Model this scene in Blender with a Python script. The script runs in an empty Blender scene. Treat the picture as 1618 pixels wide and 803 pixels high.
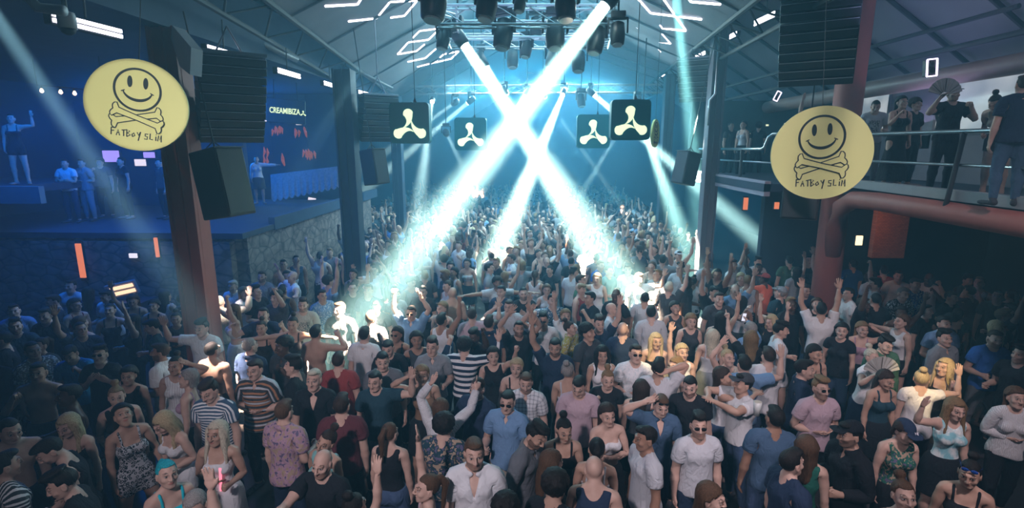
import bpy, bmesh, math, random
import numpy as np
from mathutils import Vector, Matrix
random.seed(7)
SC = bpy.context.scene; COL = SC.collection
# ------------------------------------------------------------------ camera, world, light, exposure
TH, YAW, CZ, FPX = math.radians(11.5), math.radians(2.1), 3.9, 838.0
FL = -.5      # the dance floor; everything is lifted by half a metre at the very end
_c = bpy.data.cameras.new('camera'); CAM = bpy.data.objects.new('camera', _c); COL.objects.link(CAM)
_c.lens = 36 * FPX / 1618; _c.clip_end = 200; CAM.location = (0, 0, CZ); CAM.rotation_euler = (math.pi / 2 - TH, 0, YAW); SC.camera = CAM
SC.view_settings.view_transform = 'Standard'; SC.view_settings.look = 'None'; SC.view_settings.gamma = 1; SC.view_settings.exposure = 0; SC.view_settings.use_curve_mapping = False
cy = SC.cycles; cy.use_denoising = True; cy.volume_bounces = 0; cy.max_bounces = 4; cy.diffuse_bounces = 2; cy.glossy_bounces = 2; cy.transmission_bounces = 3; cy.caustics_reflective = False; cy.caustics_refractive = False
cy.use_adaptive_sampling = True; cy.adaptive_threshold = .02; cy.sample_clamp_indirect = 4
_R = CAM.rotation_euler.to_matrix()
def ray(x, y): return _R @ Vector(((x - 809) / FPX, -(y - 401.5) / FPX, -1))
def at(x, y, Y): r = ray(x, y); return Vector((0, 0, CZ)) + r * (Y / r.y)          # the point of the hall at depth Y
def at_z(x, y, z): r = ray(x, y); return Vector((0, 0, CZ)) + r * ((z - CZ) / r.z)
def at_x(x, y, X): r = ray(x, y); return Vector((0, 0, CZ)) + r * (X / r.x)
# the hall is full of stage haze: an even scattering medium
W = bpy.data.worlds.new('world'); SC.world = W; W.use_nodes = True; W.node_tree.nodes['Background'].inputs[1].default_value = 0
_v = W.node_tree.nodes.new('ShaderNodeVolumeScatter'); _v.inputs['Color'].default_value = (.30, .74, 1, 1); _v.inputs['Density'].default_value = .0205; _v.inputs['Anisotropy'].default_value = .42
W.node_tree.links.new(_v.outputs[0], W.node_tree.nodes['World Output'].inputs['Volume'])
def area(name, loc, tgt, watts, size, col, spread=180):
    l = bpy.data.lights.new(name, 'AREA'); l.energy = watts; l.color = col; l.shape = 'RECTANGLE'; l.size, l.size_y = size; l.spread = math.radians(spread)
    o = bpy.data.objects.new(name, l); COL.objects.link(o); o.location = loc; o.rotation_euler = (Vector(tgt) - Vector(loc)).to_track_quat('-Z', 'Y').to_euler(); return o
def disc_beam(name, a, b, ang, watts, col, r):
    l = bpy.data.lights.new(name, 'AREA'); l.shape = 'DISK'; l.size = 2 * r; l.spread = math.radians(ang); l.energy = watts; l.color = col
    o = bpy.data.objects.new(name, l); COL.objects.link(o); o.location = a; o.rotation_euler = (Vector(b) - Vector(a)).to_track_quat('-Z', 'Y').to_euler(); return o
def spot(name, a, b, ang, watts, col=(.80, 1, .95), r=.05, blend=.25):
    l = bpy.data.lights.new(name, 'SPOT'); l.energy = watts; l.color = col; l.spot_size = math.radians(ang); l.spot_blend = blend; l.shadow_soft_size = r
    o = bpy.data.objects.new(name, l); COL.objects.link(o); o.location = a; o.rotation_euler = (Vector(b) - Vector(a)).to_track_quat('-Z', 'Y').to_euler(); return o
spot('stage_front_wash', (-2.4, -1.8, 6.6), (-.4, 6.8, .8), 64, 2000, (.88, .85, 1), r=.25, blend=1)
spot('stage_side_wash', (3.4, .9, 7.4), (2.2, 7.0, .5), 78, 1750, (.93, .86, 1), r=.25, blend=1)
area('hall_ambient_fill', (0, 22, 7.4), (0, 22, 0), 1050, (8, 14), (.0, .48, 1), 150)  # large unseen ambient light, added to colour the hall haze
area('hall_back_wash', (0, 35, 6.5), (0, 22, 3), 1150, (16, 3), (.0, .50, 1))
area('far_truss_wash', (0, 19.5, 6.0), (0, 17, 2), 1700, (6, .5), (.50, .88, 1))
area('rig_haze_fill', (-.2, 13.5, 7.9), (-.2, 12.0, 5), 600, (4, 3), (.50, .86, 1))  # added fill, no fixture: makes the haze around the rig glow
area('roof_cloth_fill', (-.2, 11, 5.9), (-.2, 11.5, 9), 70, (3, 5), (.40, .60, 1))  # added fill without a lamp, lifts the roof cloth from below
area('left_terrace_fill', (-8.5, 12, 5.2), (-8.5, 13, 2), 480, (5, 7), (.0, .16, 1))  # added ambient light, turns the left terrace blue
area('left_haze_fill', (-11, 17, 5.0), (-8, 8, 3), 900, (3, 2), (.0, .20, 1))  # unseen fill added for the deep blue haze on the left
area('right_terrace_fill', (6.6, 8, 6.0), (6.8, 9, 3), 14, (2, 6), (.62, .66, 1))  # faint lilac ambient fill, added over the right terrace
area('right_roof_fill', (6.8, 10, 4.9), (7.2, 10.5, 8), 40, (1, 8), (.50, .50, 1))  # unseen fill added to brighten the right roof sheet
area('middle_fill', (0, 11, 7.0), (0, 12, 0), 170, (6, 4), (.30, .76, 1), 110)  # added ambient fill over the middle rows, no fixture
# name, source px and depth, target px and height, angle, watts, colour
WH = (1, .77, .55)
BEAMS = [   # the last number is the lens radius
 ('a', (735, 73, 11), (985, 440, 1.2), 10.5, 1450, WH, .10), ('b', (768, 108, 14), (925, 395, 1.2), 8, 1034, WH, .11), ('c', (955, 10, 9), (585, 490, 1.2), 10.5, 1450, WH, .10),
 ('d', (889, 150, 19), (790, 388, 1.2), 8, 896, WH, .08), ('e', (829, 152, 19), (690, 372, 1.2), 6, 414, WH, .08), ('f', (801, 150, 19), (900, 340, 1.2), 4, 137, WH, .06),
 ('g', (862, 154, 19), (985, 330, 1.2), 3, 48, (1, .80, .64), .05), ('h', (1003, 165, 19), (905, 330, 1.2), 4, 96, (1, .92, .75), .06),
 ('i', (940, 151, 18.4), (1190, 372, 1.2), 6.5, 551, (1, .9, .72), .09), ('j', (1018, 205, 16), (1085, 395, 1.2), 11, 310, (1, .95, .7), .09),
 ('k', (739, 163, 19), (540, 330, 1.2), 6, 289, (1, .80, .64), .07), ('l', (715, 165, 19), (560, 275, 2.6), 4.5, 117, (1, .80, .64), .06), ('m', (706, 212, 17), (745, 290, 2.0), 4, 41, (1, .80, .64), .05), ('n', (683, 161, 19), (676, 215, 4.2), 4, 27, (1, .80, .64), .05),
 ('o', (-25, -25, 6.0), (352, 540, 1.2), 8, 75, (1, .9, .85), .16), ('p', (1067, -14, 11), (1110, 366, 1.2), 6, 289, (.75, 1, .8), .09),
]
# ------------------------------------------------------------------ people: one implicit body, meshed once, then posed
FAR = 9.0
class Field:
    """signed distance grid on a rectilinear (uneven) lattice"""
    def __init__(s, xs, ys, zs):
        s.xs, s.ys, s.zs = [np.asarray(a, dtype=np.float32) for a in (xs, ys, zs)]
        s.F = np.full((len(xs), len(ys), len(zs)), FAR, dtype=np.float32)
    def sub(s, lo, hi):
        r = []
        for a, l, h in zip((s.xs, s.ys, s.zs), lo, hi):
            i0, i1 = int(np.searchsorted(a, l)), int(np.searchsorted(a, h)); r.append(slice(i0, i1))
        return tuple(r)
    def pts(s, sl):
        return s.xs[sl[0]][:, None, None], s.ys[sl[1]][None, :, None], s.zs[sl[2]][None, None, :]
    def _blend(s, sl, d, k, op):
        A = s.F[sl]
        if op == 'u':
            h = np.maximum(k - np.abs(A - d), 0) / k if k > 0 else 0
            s.F[sl] = np.minimum(A, d) - h * h * k * .25
        else:
            h = np.maximum(k - np.abs(A + d), 0) / k if k > 0 else 0
            s.F[sl] = np.maximum(A, -d) + h * h * k * .25
    def cone(s, a, b, ra, rb, k=.03, op='u', off=0.0, sc=(1, 1, 1)):
        a = np.array(a, float); b = np.array(b, float); ra += off; rb += off; m = max(ra, rb) + k + .05
        ms = m / min(sc) if min(sc) < 1 else m
        sl = s.sub(np.minimum(a, b) - ms, np.maximum(a, b) + ms); X, Y, Z = s.pts(sl)
        d = b - a; L = (d * d * np.array(sc) ** 2).sum() + 1e-9
        px, py, pz = (X - a[0]) * sc[0], (Y - a[1]) * sc[1], (Z - a[2]) * sc[2]; dx, dy, dz = d * np.array(sc)
        t = np.clip((px * dx + py * dy + pz * dz) / L, 0, 1)
        D = np.sqrt((px - t * dx) ** 2 + (py - t * dy) ** 2 + (pz - t * dz) ** 2) - (ra + (rb - ra) * t)
        s._blend(sl, D, k, op)
    def ell(s, c, r, k=.03, op='u', off=0.0):
        c = np.array(c, float); r = np.array(r, float) + off; m = k + .05
        sl = s.sub(c - r - m, c + r + m); X, Y, Z = s.pts(sl)
        x, y, z = (X - c[0]), (Y - c[1]), (Z - c[2])
        k0 = np.sqrt((x / r[0]) ** 2 + (y / r[1]) ** 2 + (z / r[2]) ** 2)
        k1 = np.sqrt((x / r[0] ** 2) ** 2 + (y / r[1] ** 2) ** 2 + (z / r[2] ** 2) ** 2) + 1e-6
        s._blend(sl, k0 * (k0 - 1) / k1, k, op)
    def clip(s, fn):      # keep where fn(X,Y,Z) < 0
        X, Y, Z = s.pts((slice(None),) * 3)
        s.F = np.maximum(s.F, fn(X, Y, Z).astype(np.float32))
    def mesh(s):
        F = s.F; S = F < 0; n = F.shape
        c = [S[i:n[0] - 1 + i, j:n[1] - 1 + j, k:n[2] - 1 + k] for i in (0, 1) for j in (0, 1) for k in (0, 1)]
        cnt = sum(x.astype(np.int8) for x in c); act = (cnt > 0) & (cnt < 8)
        I = np.argwhere(act); idx = np.full(act.shape, -1, np.int64); idx[act] = np.arange(len(I))
        offs = [(i, j, k) for i in (0, 1) for j in (0, 1) for k in (0, 1)]
        V = np.stack([F[I[:, 0] + o[0], I[:, 1] + o[1], I[:, 2] + o[2]] for o in offs], 1)
        PX = np.stack([np.stack([s.xs[I[:, 0] + o[0]], s.ys[I[:, 1] + o[1]], s.zs[I[:, 2] + o[2]]], 1) for o in offs], 1)
        acc = np.zeros((len(I), 3)); ct = np.zeros(len(I))
        for a in range(8):
            for b in range(a + 1, 8):
                if sum(x != y for x, y in zip(offs[a], offs[b])) != 1: continue
                m = (V[:, a] < 0) != (V[:, b] < 0)
                t = V[m, a] / (V[m, a] - V[m, b])
                acc[m] += PX[m, a] + (PX[m, b] - PX[m, a]) * t[:, None]; ct[m] += 1
        P = acc / ct[:, None]; Q = []
        for ax in range(3):
            A, B = [x for x in range(3) if x != ax]
            lo = [slice(None)] * 3; hi = [slice(None)] * 3; lo[ax] = slice(0, -1); hi[ax] = slice(1, None)
            e = S[tuple(lo)] != S[tuple(hi)]
            E = np.argwhere(e); E = E[(E[:, A] > 0) & (E[:, B] > 0) & (E[:, A] < n[A] - 1) & (E[:, B] < n[B] - 1)]
            ins = S[E[:, 0], E[:, 1], E[:, 2]]
            def cell(da, db):
                G = E.copy(); G[:, A] -= da; G[:, B] -= db; return idx[G[:, 0], G[:, 1], G[:, 2]]
            q = np.stack([cell(1, 1), cell(0, 1), cell(0, 0), cell(1, 0)], 1)
            flip = ins if ax != 1 else ~ins
            q[~flip] = q[~flip][:, ::-1]; Q.append(q)
        return P, np.concatenate(Q)

def reduce_mesh(P, Q, n_tris):
    """quads -> decimated triangles (arrays)"""
    me = bpy.data.meshes.new('t'); me.vertices.add(len(P)); me.vertices.foreach_set('co', P.astype(np.float32).ravel())
    me.loops.add(Q.size); me.loops.foreach_set('vertex_index', Q.ravel().astype(np.int32))
    me.polygons.add(len(Q)); me.polygons.foreach_set('loop_start', np.arange(0, Q.size, Q.shape[1], dtype=np.int32))
    me.update(calc_edges=True)
    o = bpy.data.objects.new('t', me); bpy.context.scene.collection.objects.link(o)
    d = o.modifiers.new('d', 'DECIMATE'); d.ratio = min(1.0, n_tris / (len(Q) * (2 if Q.shape[1] == 4 else 1)))
    ev = o.evaluated_get(bpy.context.evaluated_depsgraph_get()); m2 = ev.to_mesh(); m2.calc_loop_triangles()
    V = np.empty(len(m2.vertices) * 3, np.float32); m2.vertices.foreach_get('co', V)
    T = np.empty(len(m2.loop_triangles) * 3, np.int32); m2.loop_triangles.foreach_get('vertices', T)
    ev.to_mesh_clear(); bpy.data.objects.remove(o); bpy.data.meshes.remove(me)
    return V.reshape(-1, 3), T.reshape(-1, 3)

def steps(*seg):
    """seg: (start, end, step) runs"""
    out = []
    for a, b, h in seg: out.append(np.arange(a, b - 1e-6, h))
    out.append([seg[-1][1]]); return np.concatenate(out)

SHZ = 1.44
def sizes(fem):
    return dict(sh=.160 if fem else .178, el=.44 if fem else .47, wr=.68 if fem else .73)
def torso(f, fem, off=0.0, arms=True, legs=True, neck=True):
    D = sizes(fem); sh, el, wr = D['sh'], D['el'], D['wr']
    if fem:
        f.ell((0, .005, .955), (.165, .108, .11), .04, off=off); f.ell((0, 0, 1.10), (.112, .082, .13), .07, off=off)
        f.ell((0, .005, 1.30), (.142, .098, .16), .06, off=off)
        for s in (-1, 1): f.ell((s * .072, -.078, 1.285), (.062, .062, .062), .03, off=off)
    else:
        f.ell((0, .005, .96), (.155, .105, .11), .04, off=off); f.ell((0, 0, 1.10), (.138, .098, .14), .06, off=off)
        f.ell((0, .008, 1.31), (.168, .112, .165), .06, off=off)
        for s in (-1, 1): f.ell((s * .075, -.062, 1.345), (.07, .05, .05), .04, off=off); f.ell((s * .10, .05, 1.33), (.07, .055, .09), .05, off=off)
    nr = .045 if fem else .056
    for s in (-1, 1):
        f.ell((s * .07, .075, .94), (.078, .068, .08), .04, off=off)
        f.cone((s * .03, .015, 1.50), (s * (sh - .03), .01, 1.445), nr * .75, .045, .05, off=off)
        f.cone((s * (sh - .05), .005, 1.42), (s * sh, 0, 1.435), .058, .052 if fem else .060, .05, off=off)
        if arms:
            f.cone((s * sh, 0, SHZ), (s * el, 0, SHZ), .045 if fem else .056, .034 if fem else .041, .03, off=off)
            f.ell((s * (sh + .12), -.008, SHZ + .004), (.09, .043 if fem else .056, .042 if fem else .053), .03, off=off)
            f.cone((s * el, 0, SHZ), (s * (el + .08), 0, SHZ), .034 if fem else .041, .036 if fem else .044, .02, off=off)
            f.cone((s * (el + .08), 0, SHZ), (s * wr, 0, SHZ), .036 if fem else .044, .021 if fem else .026, .02, off=off)
        if legs:
            f.cone((s * .088, .0, .90), (s * .10, -.005, .49), .092 if fem else .09, .056, .035, off=off)
            f.cone((s * .10, -.005, .49), (s * .10, .012, .36), .054, .054, .03, off=off)
            f.cone((s * .10, .012, .36), (s * .10, .025, .09), .054, .034, .03, off=off)
    if neck: f.cone((0, .022, 1.44), (0, .0, 1.57), nr + .006, nr, .04, off=off)
def hands(f, fem):
    w = sizes(fem)['wr']; q = .9 if fem else 1.0
    for s in (-1, 1):
        f.cone((s * (w - .01), 0, SHZ), (s * (w + .03), 0, SHZ), .022 * q, .022 * q, .02, sc=(1, .8, 1.15))
        f.cone((s * (w + .035), -.018, SHZ), (s * (w + .035), .018, SHZ), .026 * q, .026 * q, .02, sc=(.8, 1, 1.9))
        f.cone((s * (w + .075 * q), -.026, SHZ), (s * (w + .075 * q), .024, SHZ), .018 * q, .018 * q, .015, sc=(1, 1, 1.35))
        for j, (y, L) in enumerate(((-.031, .072), (-.011, .082), (.010, .077), (.029, .06))):
            f.cone((s * (w + .078 * q), y * q, SHZ), (s * (w + (.088 + L) * q), y * 1.2 * q, SHZ), .0105 * q, .0082 * q, .005)
        f.cone((s * (w + .02), -.022 * q, SHZ - .004), (s * (w + .055 * q), -.055 * q, SHZ - .008), .016 * q, .0125 * q, .012)
        f.cone((s * (w + .055 * q), -.055 * q, SHZ - .008), (s * (w + .085 * q), -.068 * q, SHZ - .008), .0125 * q, .0095 * q, .006)
def head(f, fem):
    q = .95 if fem else 1.0
    f.ell((0, .018, 1.668), (.076, .096, .094), .02); f.ell((0, -.022, 1.622), (.062, .072, .075), .03)
    f.ell((0, -.035, 1.58), (.050 * q, .054, .045), .025); f.cone((-.012, -.075, 1.548), (.012, -.075, 1.548), .021 * q, .021 * q, .02)
    for s in (-1, 1):
        f.cone((s * .052 * q, .005, 1.60), (s * .03 * q, -.055, 1.56), .024, .022 * q, .02)
        f.ell((s * .042, -.062, 1.618), (.026, .024, .022), .02)
        f.cone((s * .012, -.092, 1.678), (s * .045, -.078, 1.676), .011, .010, .012)
        f.ell((s * .033, -.104, 1.655), (.022, .018, .012), .012, op='s'); f.ell((s * .033, -.078, 1.655), (.017, .0165, .0145), .003)
        f.ell((s * .081, .012, 1.632), (.010, .022, .032), .006); f.ell((s * .089, .008, 1.635), (.006, .012, .02), .004, op='s')
    f.cone((0, -.094, 1.672), (0, -.118, 1.622), .0085, .0125, .012)
    for s in (-1, 1): f.ell((s * .013, -.105, 1.618), (.010, .011, .008), .006)
    f.cone((-.015, -.093, 1.590), (.015, -.093, 1.590), .0065, .0065, .006); f.cone((-.011, -.091, 1.580), (.011, -.091, 1.580), .007, .007, .006)
    f.cone((-.018, -.108, 1.5845), (.018, -.108, 1.5845), .003, .003, .002, op='s')
def feet(f):
    for s in (-1, 1):
        f.cone((s * .10, .045, .05), (s * .105, .02, .09), .036, .036, .03); f.cone((s * .10, .05, .035), (s * .115, -.13, .022), .036, .03, .02, sc=(1, 1, 1.3))
        f.ell((s * .118, -.165, .02), (.042, .05, .02), .02)

def sstep(a, b, x):
    t = np.clip((x - a) / (b - a), 0, 1); return t * t * (3 - 2 * t)
BONES = ['pelvis', 'spine', 'chest', 'neck', 'head'] + [n + s for s in 'LR' for n in ('clav', 'uarm', 'farm', 'hand', 'thigh', 'shin', 'foot', 'th1', 'th2', 'f11', 'f12', 'f21', 'f22', 'f31', 'f32', 'f41', 'f42')]
BI = {n: i for i, n in enumerate(BONES)}
def joints(fem):
    D = sizes(fem); q = .9 if fem else 1.0; w = D['wr']
    J = dict(pelvis=(0, 0, .96), spine=(0, 0, 1.05), chest=(0, 0, 1.2), neck=(0, .015, 1.49), head=(0, .005, 1.57))
    for s, S in ((1, 'L'), (-1, 'R')):
        J.update({'clav' + S: (s * .03, 0, 1.43), 'uarm' + S: (s * D['sh'], 0, SHZ), 'farm' + S: (s * D['el'], 0, SHZ), 'hand' + S: (s * w, 0, SHZ),
                  'thigh' + S: (s * .09, 0, .91), 'shin' + S: (s * .10, 0, .48), 'foot' + S: (s * .10, .02, .08),
                  'th1' + S: (s * (w + .02), -.022 * q, SHZ), 'th2' + S: (s * (w + .055 * q), -.055 * q, SHZ - .008)})
        for j, (y, L) in enumerate(((-.031, .072), (-.011, .082), (.010, .077), (.029, .06))):
            J['f%d1' % (j + 1) + S] = (s * (w + .08 * q), y * q, SHZ); J['f%d2' % (j + 1) + S] = (s * (w + (.08 + L * .5) * q), y * 1.1 * q, SHZ)
    return {k: np.array(v, float) for k, v in J.items()}
def weights(V, fem, mode='body'):
    D = sizes(fem); w, el, sh = D['wr'], D['el'], D['sh']; q = .9 if fem else 1.0
    x, y, z = V[:, 0], V[:, 1], V[:, 2]; a = np.abs(x); W = np.zeros((len(V), len(BONES)))
    if mode == 'head':
        W[:, BI['head']] = 1; return W
    if mode == 'hair':
        h = sstep(1.40, 1.56, z); W[:, BI['head']] = h; W[:, BI['chest']] = 1 - h; return W
    arm = sstep(sh - .045, sh + .055, a) * sstep(1.27, 1.37, z + np.maximum(a - sh, 0) * 2); clav = sstep(.03, .13, a) * sstep(1.28, 1.40, z) * (1 - sstep(1.5, 1.53, z))
    leg = 1 - sstep(.83, .99, z)
    if mode == 'skirt': leg = leg * .9
    up = (1 - arm) * (1 - leg); hd = sstep(1.53, 1.57, z) * up * (a < .2); nk = sstep(1.455, 1.50, z) * up * (1 - sstep(.07, .11, a)) - hd; nk = np.maximum(nk, 0)
    rest = up - hd - nk; ch = sstep(1.14, 1.26, z) * rest; sp = sstep(.99, 1.08, z) * rest - ch; pe = rest - ch - sp
    W[:, BI['head']], W[:, BI['neck']], W[:, BI['spine']], W[:, BI['pelvis']] = hd, nk, sp, pe
    W[:, BI['chest']] = ch * (1 - clav)
    for s, S in ((1, 'L'), (-1, 'R')):
        side = (x * s > 0)
        W[:, BI['clav' + S]] = ch * clav * side
        A = arm * side; e = sstep(el - .04, el + .04, a); r = sstep(w - .025, w + .015, a)
        W[:, BI['uarm' + S]] = A * (1 - e); W[:, BI['farm' + S]] = A * e * (1 - r); H = A * e * r
        kn = sstep(w + .068 * q, w + .088 * q, a); tip = 1 - kn
        ys = y / q; fi = np.digitize(ys, [-.022, 0, .0205]); th = (ys < -.036 - np.maximum(0, a - (w + .07 * q)) * .15) | ((ys < -.026) & (a < w + .06 * q) & (z < SHZ + .02) & (a > w + .03 * q))
        th = th & (a > w + .01)
        t1 = sstep(-.03, -.045, ys); t2 = sstep(w + .045 * q, w + .065 * q, a)
        W[:, BI['th1' + S]] = H * th * (1 - t2) * 1.0; W[:, BI['th2' + S]] = H * th * t2
        H2 = H * ~th
        for j, L in enumerate((.072, .082, .077, .06)):
            m = (fi == j); k2 = sstep(w + (.08 + L * .5) * q - .008, w + (.08 + L * .5) * q + .008, a)
            W[:, BI['f%d1' % (j + 1) + S]] = H2 * m * kn * (1 - k2); W[:, BI['f%d2' % (j + 1) + S]] = H2 * m * kn * k2
        W[:, BI['hand' + S]] = H2 * (1 - kn)
        ls = sstep(-.03, .03, x * s) if mode != 'skirt' else sstep(-.10, .10, x * s)
        Lg = leg * ls; kne = 1 - sstep(.43, .53, z); an = 1 - sstep(.05, .12, z)
        if mode == 'skirt': kne = kne * .3
        W[:, BI['thigh' + S]] = Lg * (1 - kne); W[:, BI['shin' + S]] = Lg * kne * (1 - an); W[:, BI['foot' + S]] = Lg * kne * an
    W /= np.maximum(W.sum(1, keepdims=True), 1e-9)
    return W

def arc(a, b):
    a = Vector(a).normalized(); b = Vector(b).normalized()
    return np.array(a.rotation_difference(b).to_matrix())
def rot(axis, deg): return np.array(Matrix.Rotation(math.radians(deg), 3, axis))

# arm poses for the person's left (+x); (upper arm dir, forearm dir, twist, hand shape)
ARMS = {
 'down': ((.16, .03, -1), (.06, -.16, -1), 0, 'relax'), 'loose': ((.26, .08, -1), (.05, -.35, -1), 0, 'relax'),
 'bent': ((.25, .10, -1), (-.25, -1, .05), 0, 'fist'), 'hold': ((.28, .05, -1), (-.35, -.85, .45), 0, 'fist'),
 'belly': ((.30, .12, -1), (-.95, -.55, -.05), 0, 'relax'), 'chest': ((.35, .0, -1), (-.75, -.55, .75), 0, 'relax'),
 'cross': ((.20, -.25, -1), (-1, -.45, .10), 0, 'relax'), 'hip': ((.62, .30, -1), (-.50, -.25, -.75), 0, 'relax'),
 'up': ((.45, -.25, .9), (.02, -.15, 1), -80, 'open'), 'high': ((.22, -.12, 1), (.0, -.05, 1), -80, 'open'), 'fistup': ((.4, -.3, .8), (-.05, -.1, 1), -80, 'fist'),
 'point': ((.45, -.55, .5), (.1, -.6, 1), -80, 'point'), 'wave': ((.85, -.25, .10), (.05, -.3, 1), -80, 'open'),
 'dance': ((.75, -.45, -.35), (-.15, -.65, .9), -40, 'relax'), 'elbowout': ((.95, -.2, -.05), (-.7, -.45, .55), -30, 'relax'),
 'head': ((.85, -.25, .45), (-.85, -.05, .42), 0, 'relax'), 'brow': ((.7, -.55, .15), (-.75, -.1, .72), 0, 'relax'),
 'mouth': ((.42, -.55, -.75), (-.62, -.30, .98), 0, 'fist'), 'front': ((.15, -.9, -.25), (-.05, -1, .22), 0, 'open'), 'reach': ((.25, -.9, .25), (.0, -.9, .45), -60, 'open'),
 'hug': ((.35, -.85, .05), (-.85, -.5, .12), 0, 'open'), 'side': ((1, -.15, -.05), (1, -.35, .05), 0, 'open'), 'phone': ((.25, -.85, .10), (-.15, -.6, .85), -80, 'fist'),
 'neck': ((.6, -.2, .9), (-.6, .25, -.2), 0, 'relax'), 'upbent': ((.55, -.35, .6), (-.55, -.15, .85), -60, 'relax'), 'back': ((.3, .35, -1), (-.2, .1, -1), 0, 'relax'), 'overhead': ((.5, -.2, .85), (-.55, -.1, .85), -60, 'open'),
}
CURL = {'relax': (22, 28), 'open': (4, 6), 'fist': (75, 85), 'point': (75, 85)}
def pose_mats(fem, L='down', R='down', yaw=0, pitch=0, roll=0, lean=0, side=0, twist=0, stance=0, hipy=0, crouch=0):
    """yaw/pitch/roll: head; lean: bend forward; side: bend sideways; stance: leg variation"""
    J = joints(fem); G = {}; P = {}
    Rz, Rx, Ry = (lambda d: rot('Z', d)), (lambda d: rot('X', d)), (lambda d: rot('Y', d))
    G['pelvis'] = Ry(-side * .3) @ Rz(-twist * .3); P['pelvis'] = J['pelvis'] + np.array([0, 0, -crouch * .3])
    def child(c, p): P[c] = P[p] + G[p] @ (J[c] - J[p])
    child('spine', 'pelvis'); G['spine'] = Rx(lean * .5) @ Ry(side * .4) @ Rz(twist * .3)
    child('chest', 'spine'); G['chest'] = Rx(lean) @ Ry(side) @ Rz(twist)
    child('neck', 'chest'); G['neck'] = G['chest'] @ Rz(yaw * .35) @ Rx(pitch * .4 - lean * .3) @ Ry(roll * .4)
    child('head', 'neck'); G['head'] = G['chest'] @ Rz(yaw) @ Rx(pitch - lean * .6) @ Ry(roll)
    for s, S, arm in ((1, 'L', L), (-1, 'R', R)):
        if isinstance(arm, str): u, f, tw, hs = ARMS[arm]
        else: u, f, tw, hs = arm
        m = np.diag([s, 1, 1]); u = m @ np.array(u, float); f = m @ np.array(f, float); u /= np.linalg.norm(u); f /= np.linalg.norm(f)
        child('clav' + S, 'chest'); el = math.degrees(math.asin(u[2])); G['clav' + S] = G['chest'] @ Ry(-s * (el * .22 if el > 0 else el * .08))
        child('uarm' + S, 'clav' + S); Ru = arc((s, 0, 0), u); G['uarm' + S] = G['chest'] @ Ru
        child('farm' + S, 'uarm' + S); Rf = arc(u, f) @ Ru; G['farm' + S] = G['chest'] @ Rf
        child('hand' + S, 'farm' + S); Gh = G['chest'] @ Rf @ Rx(-s * tw * 1.0 if s > 0 else -tw * -1.0); G['hand' + S] = Gh
        c1, c2 = CURL[hs]
        for j in range(1, 5):
            k = 0 if hs == 'point' and j == 1 else 1
            child('f%d1' % j + S, 'hand' + S); G['f%d1' % j + S] = Gh @ Ry(s * c1 * k) @ Rz(-s * (2.5 - j) * (4 if hs == 'open' else 0))
            child('f%d2' % j + S, 'f%d1' % j + S); G['f%d2' % j + S] = Gh @ Ry(s * (c1 + c2) * k)
        child('th1' + S, 'hand' + S); G['th1' + S] = Gh @ (Rx(0) if hs == 'open' else Rx(28) @ Rz(s * 18))
        child('th2' + S, 'th1' + S); G['th2' + S] = G['th1' + S] @ Rz(s * (5 if hs in ('open', 'relax') else 38))
    st = stance
    lg = {0: ((.05, 0, -1), (.0, .02, -1), (-.05, 0, -1), (0, .02, -1)), 1: ((.16, -.10, -1), (.02, .12, -1), (-.10, .05, -1), (-.02, .08, -1)),
          2: ((.02, .12, -1), (0, .18, -1), (-.10, -.25, -1), (0, .12, -1)), 3: ((.20, -.16, -1), (.06, .18, -1), (-.20, -.14, -1), (-.06, .16, -1))}[st % 4]
    for (S, a, b) in (('L', lg[0], lg[1]), ('R', lg[2], lg[3])):
        child('thigh' + S, 'pelvis'); a = np.array(a, float) + np.array([0, -crouch, 0]); b = np.array(b, float) + np.array([0, crouch, 0])
        G['thigh' + S] = arc((0, 0, -1), a); child('shin' + S, 'thigh' + S); G['shin' + S] = arc((0, 0, -1), b)
        child('foot' + S, 'shin' + S); G['foot' + S] = rot('Z', -12 if S == 'R' else 12)
    M = np.zeros((len(BONES), 3, 4))
    for n, i in BI.items(): M[i, :, :3] = G[n]; M[i, :, 3] = P[n] - G[n] @ J[n]
    fz = min(P['footL'][2], P['footR'][2]) - J['footL'][2]
    M[:, 2, 3] -= fz
    return M
def apply_pose(V, W, M):
    A = (W @ M.reshape(len(BONES), 12)).reshape(-1, 3, 4)
    return np.einsum('nij,nj->ni', A[:, :, :3], V) + A[:, :, 3]

TPL = {}
def fine(fem):
    w = sizes(fem)['wr']
    xa = steps((.11, w - .02, .018), (w - .02, w + .19, .0055))
    xs = np.concatenate([-xa[::-1], steps((-.108, .108, .0065))[:-1] + .002, xa])
    ys = steps((-.32, -.13, .02), (-.13, -.05, .0065), (-.05, .05, .006), (.05, .13, .012), (.13, .26, .02))
    zs = steps((-.02, 1.38, .02), (1.38, 1.52, .0065), (1.52, 1.72, .0055), (1.72, 1.80, .01))
    return xs, ys, zs
def coarse(h=.014, x=.5, z0=0.0, z1=1.6): return steps((-x, x, h)), steps((-.34, .30, h)), steps((z0, z1, h))
LODS = {'body': (9000, 2600, 520), 'cloth': (2600, 900, 220), 'hair': (1500, 480, 110), 'shoe': (900, 300, 90)}
def register(name, fem, P, Q, cls, mode):
    out = []
    P0, Q0 = P, Q
    for n in LODS[cls]:
        V, T = reduce_mesh(P0, Q0, n); out.append((V, T, weights(V.astype(float), fem, mode))); P0, Q0 = V, T
    TPL[(name, fem)] = out
def neckhole(X, Y, Z, r, z, drop=0.0):   # negative outside the hole
    return np.where(Z > z, r - np.sqrt(X ** 2 + (Y - .01) ** 2) - 0 * Z, -1.0)
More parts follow.
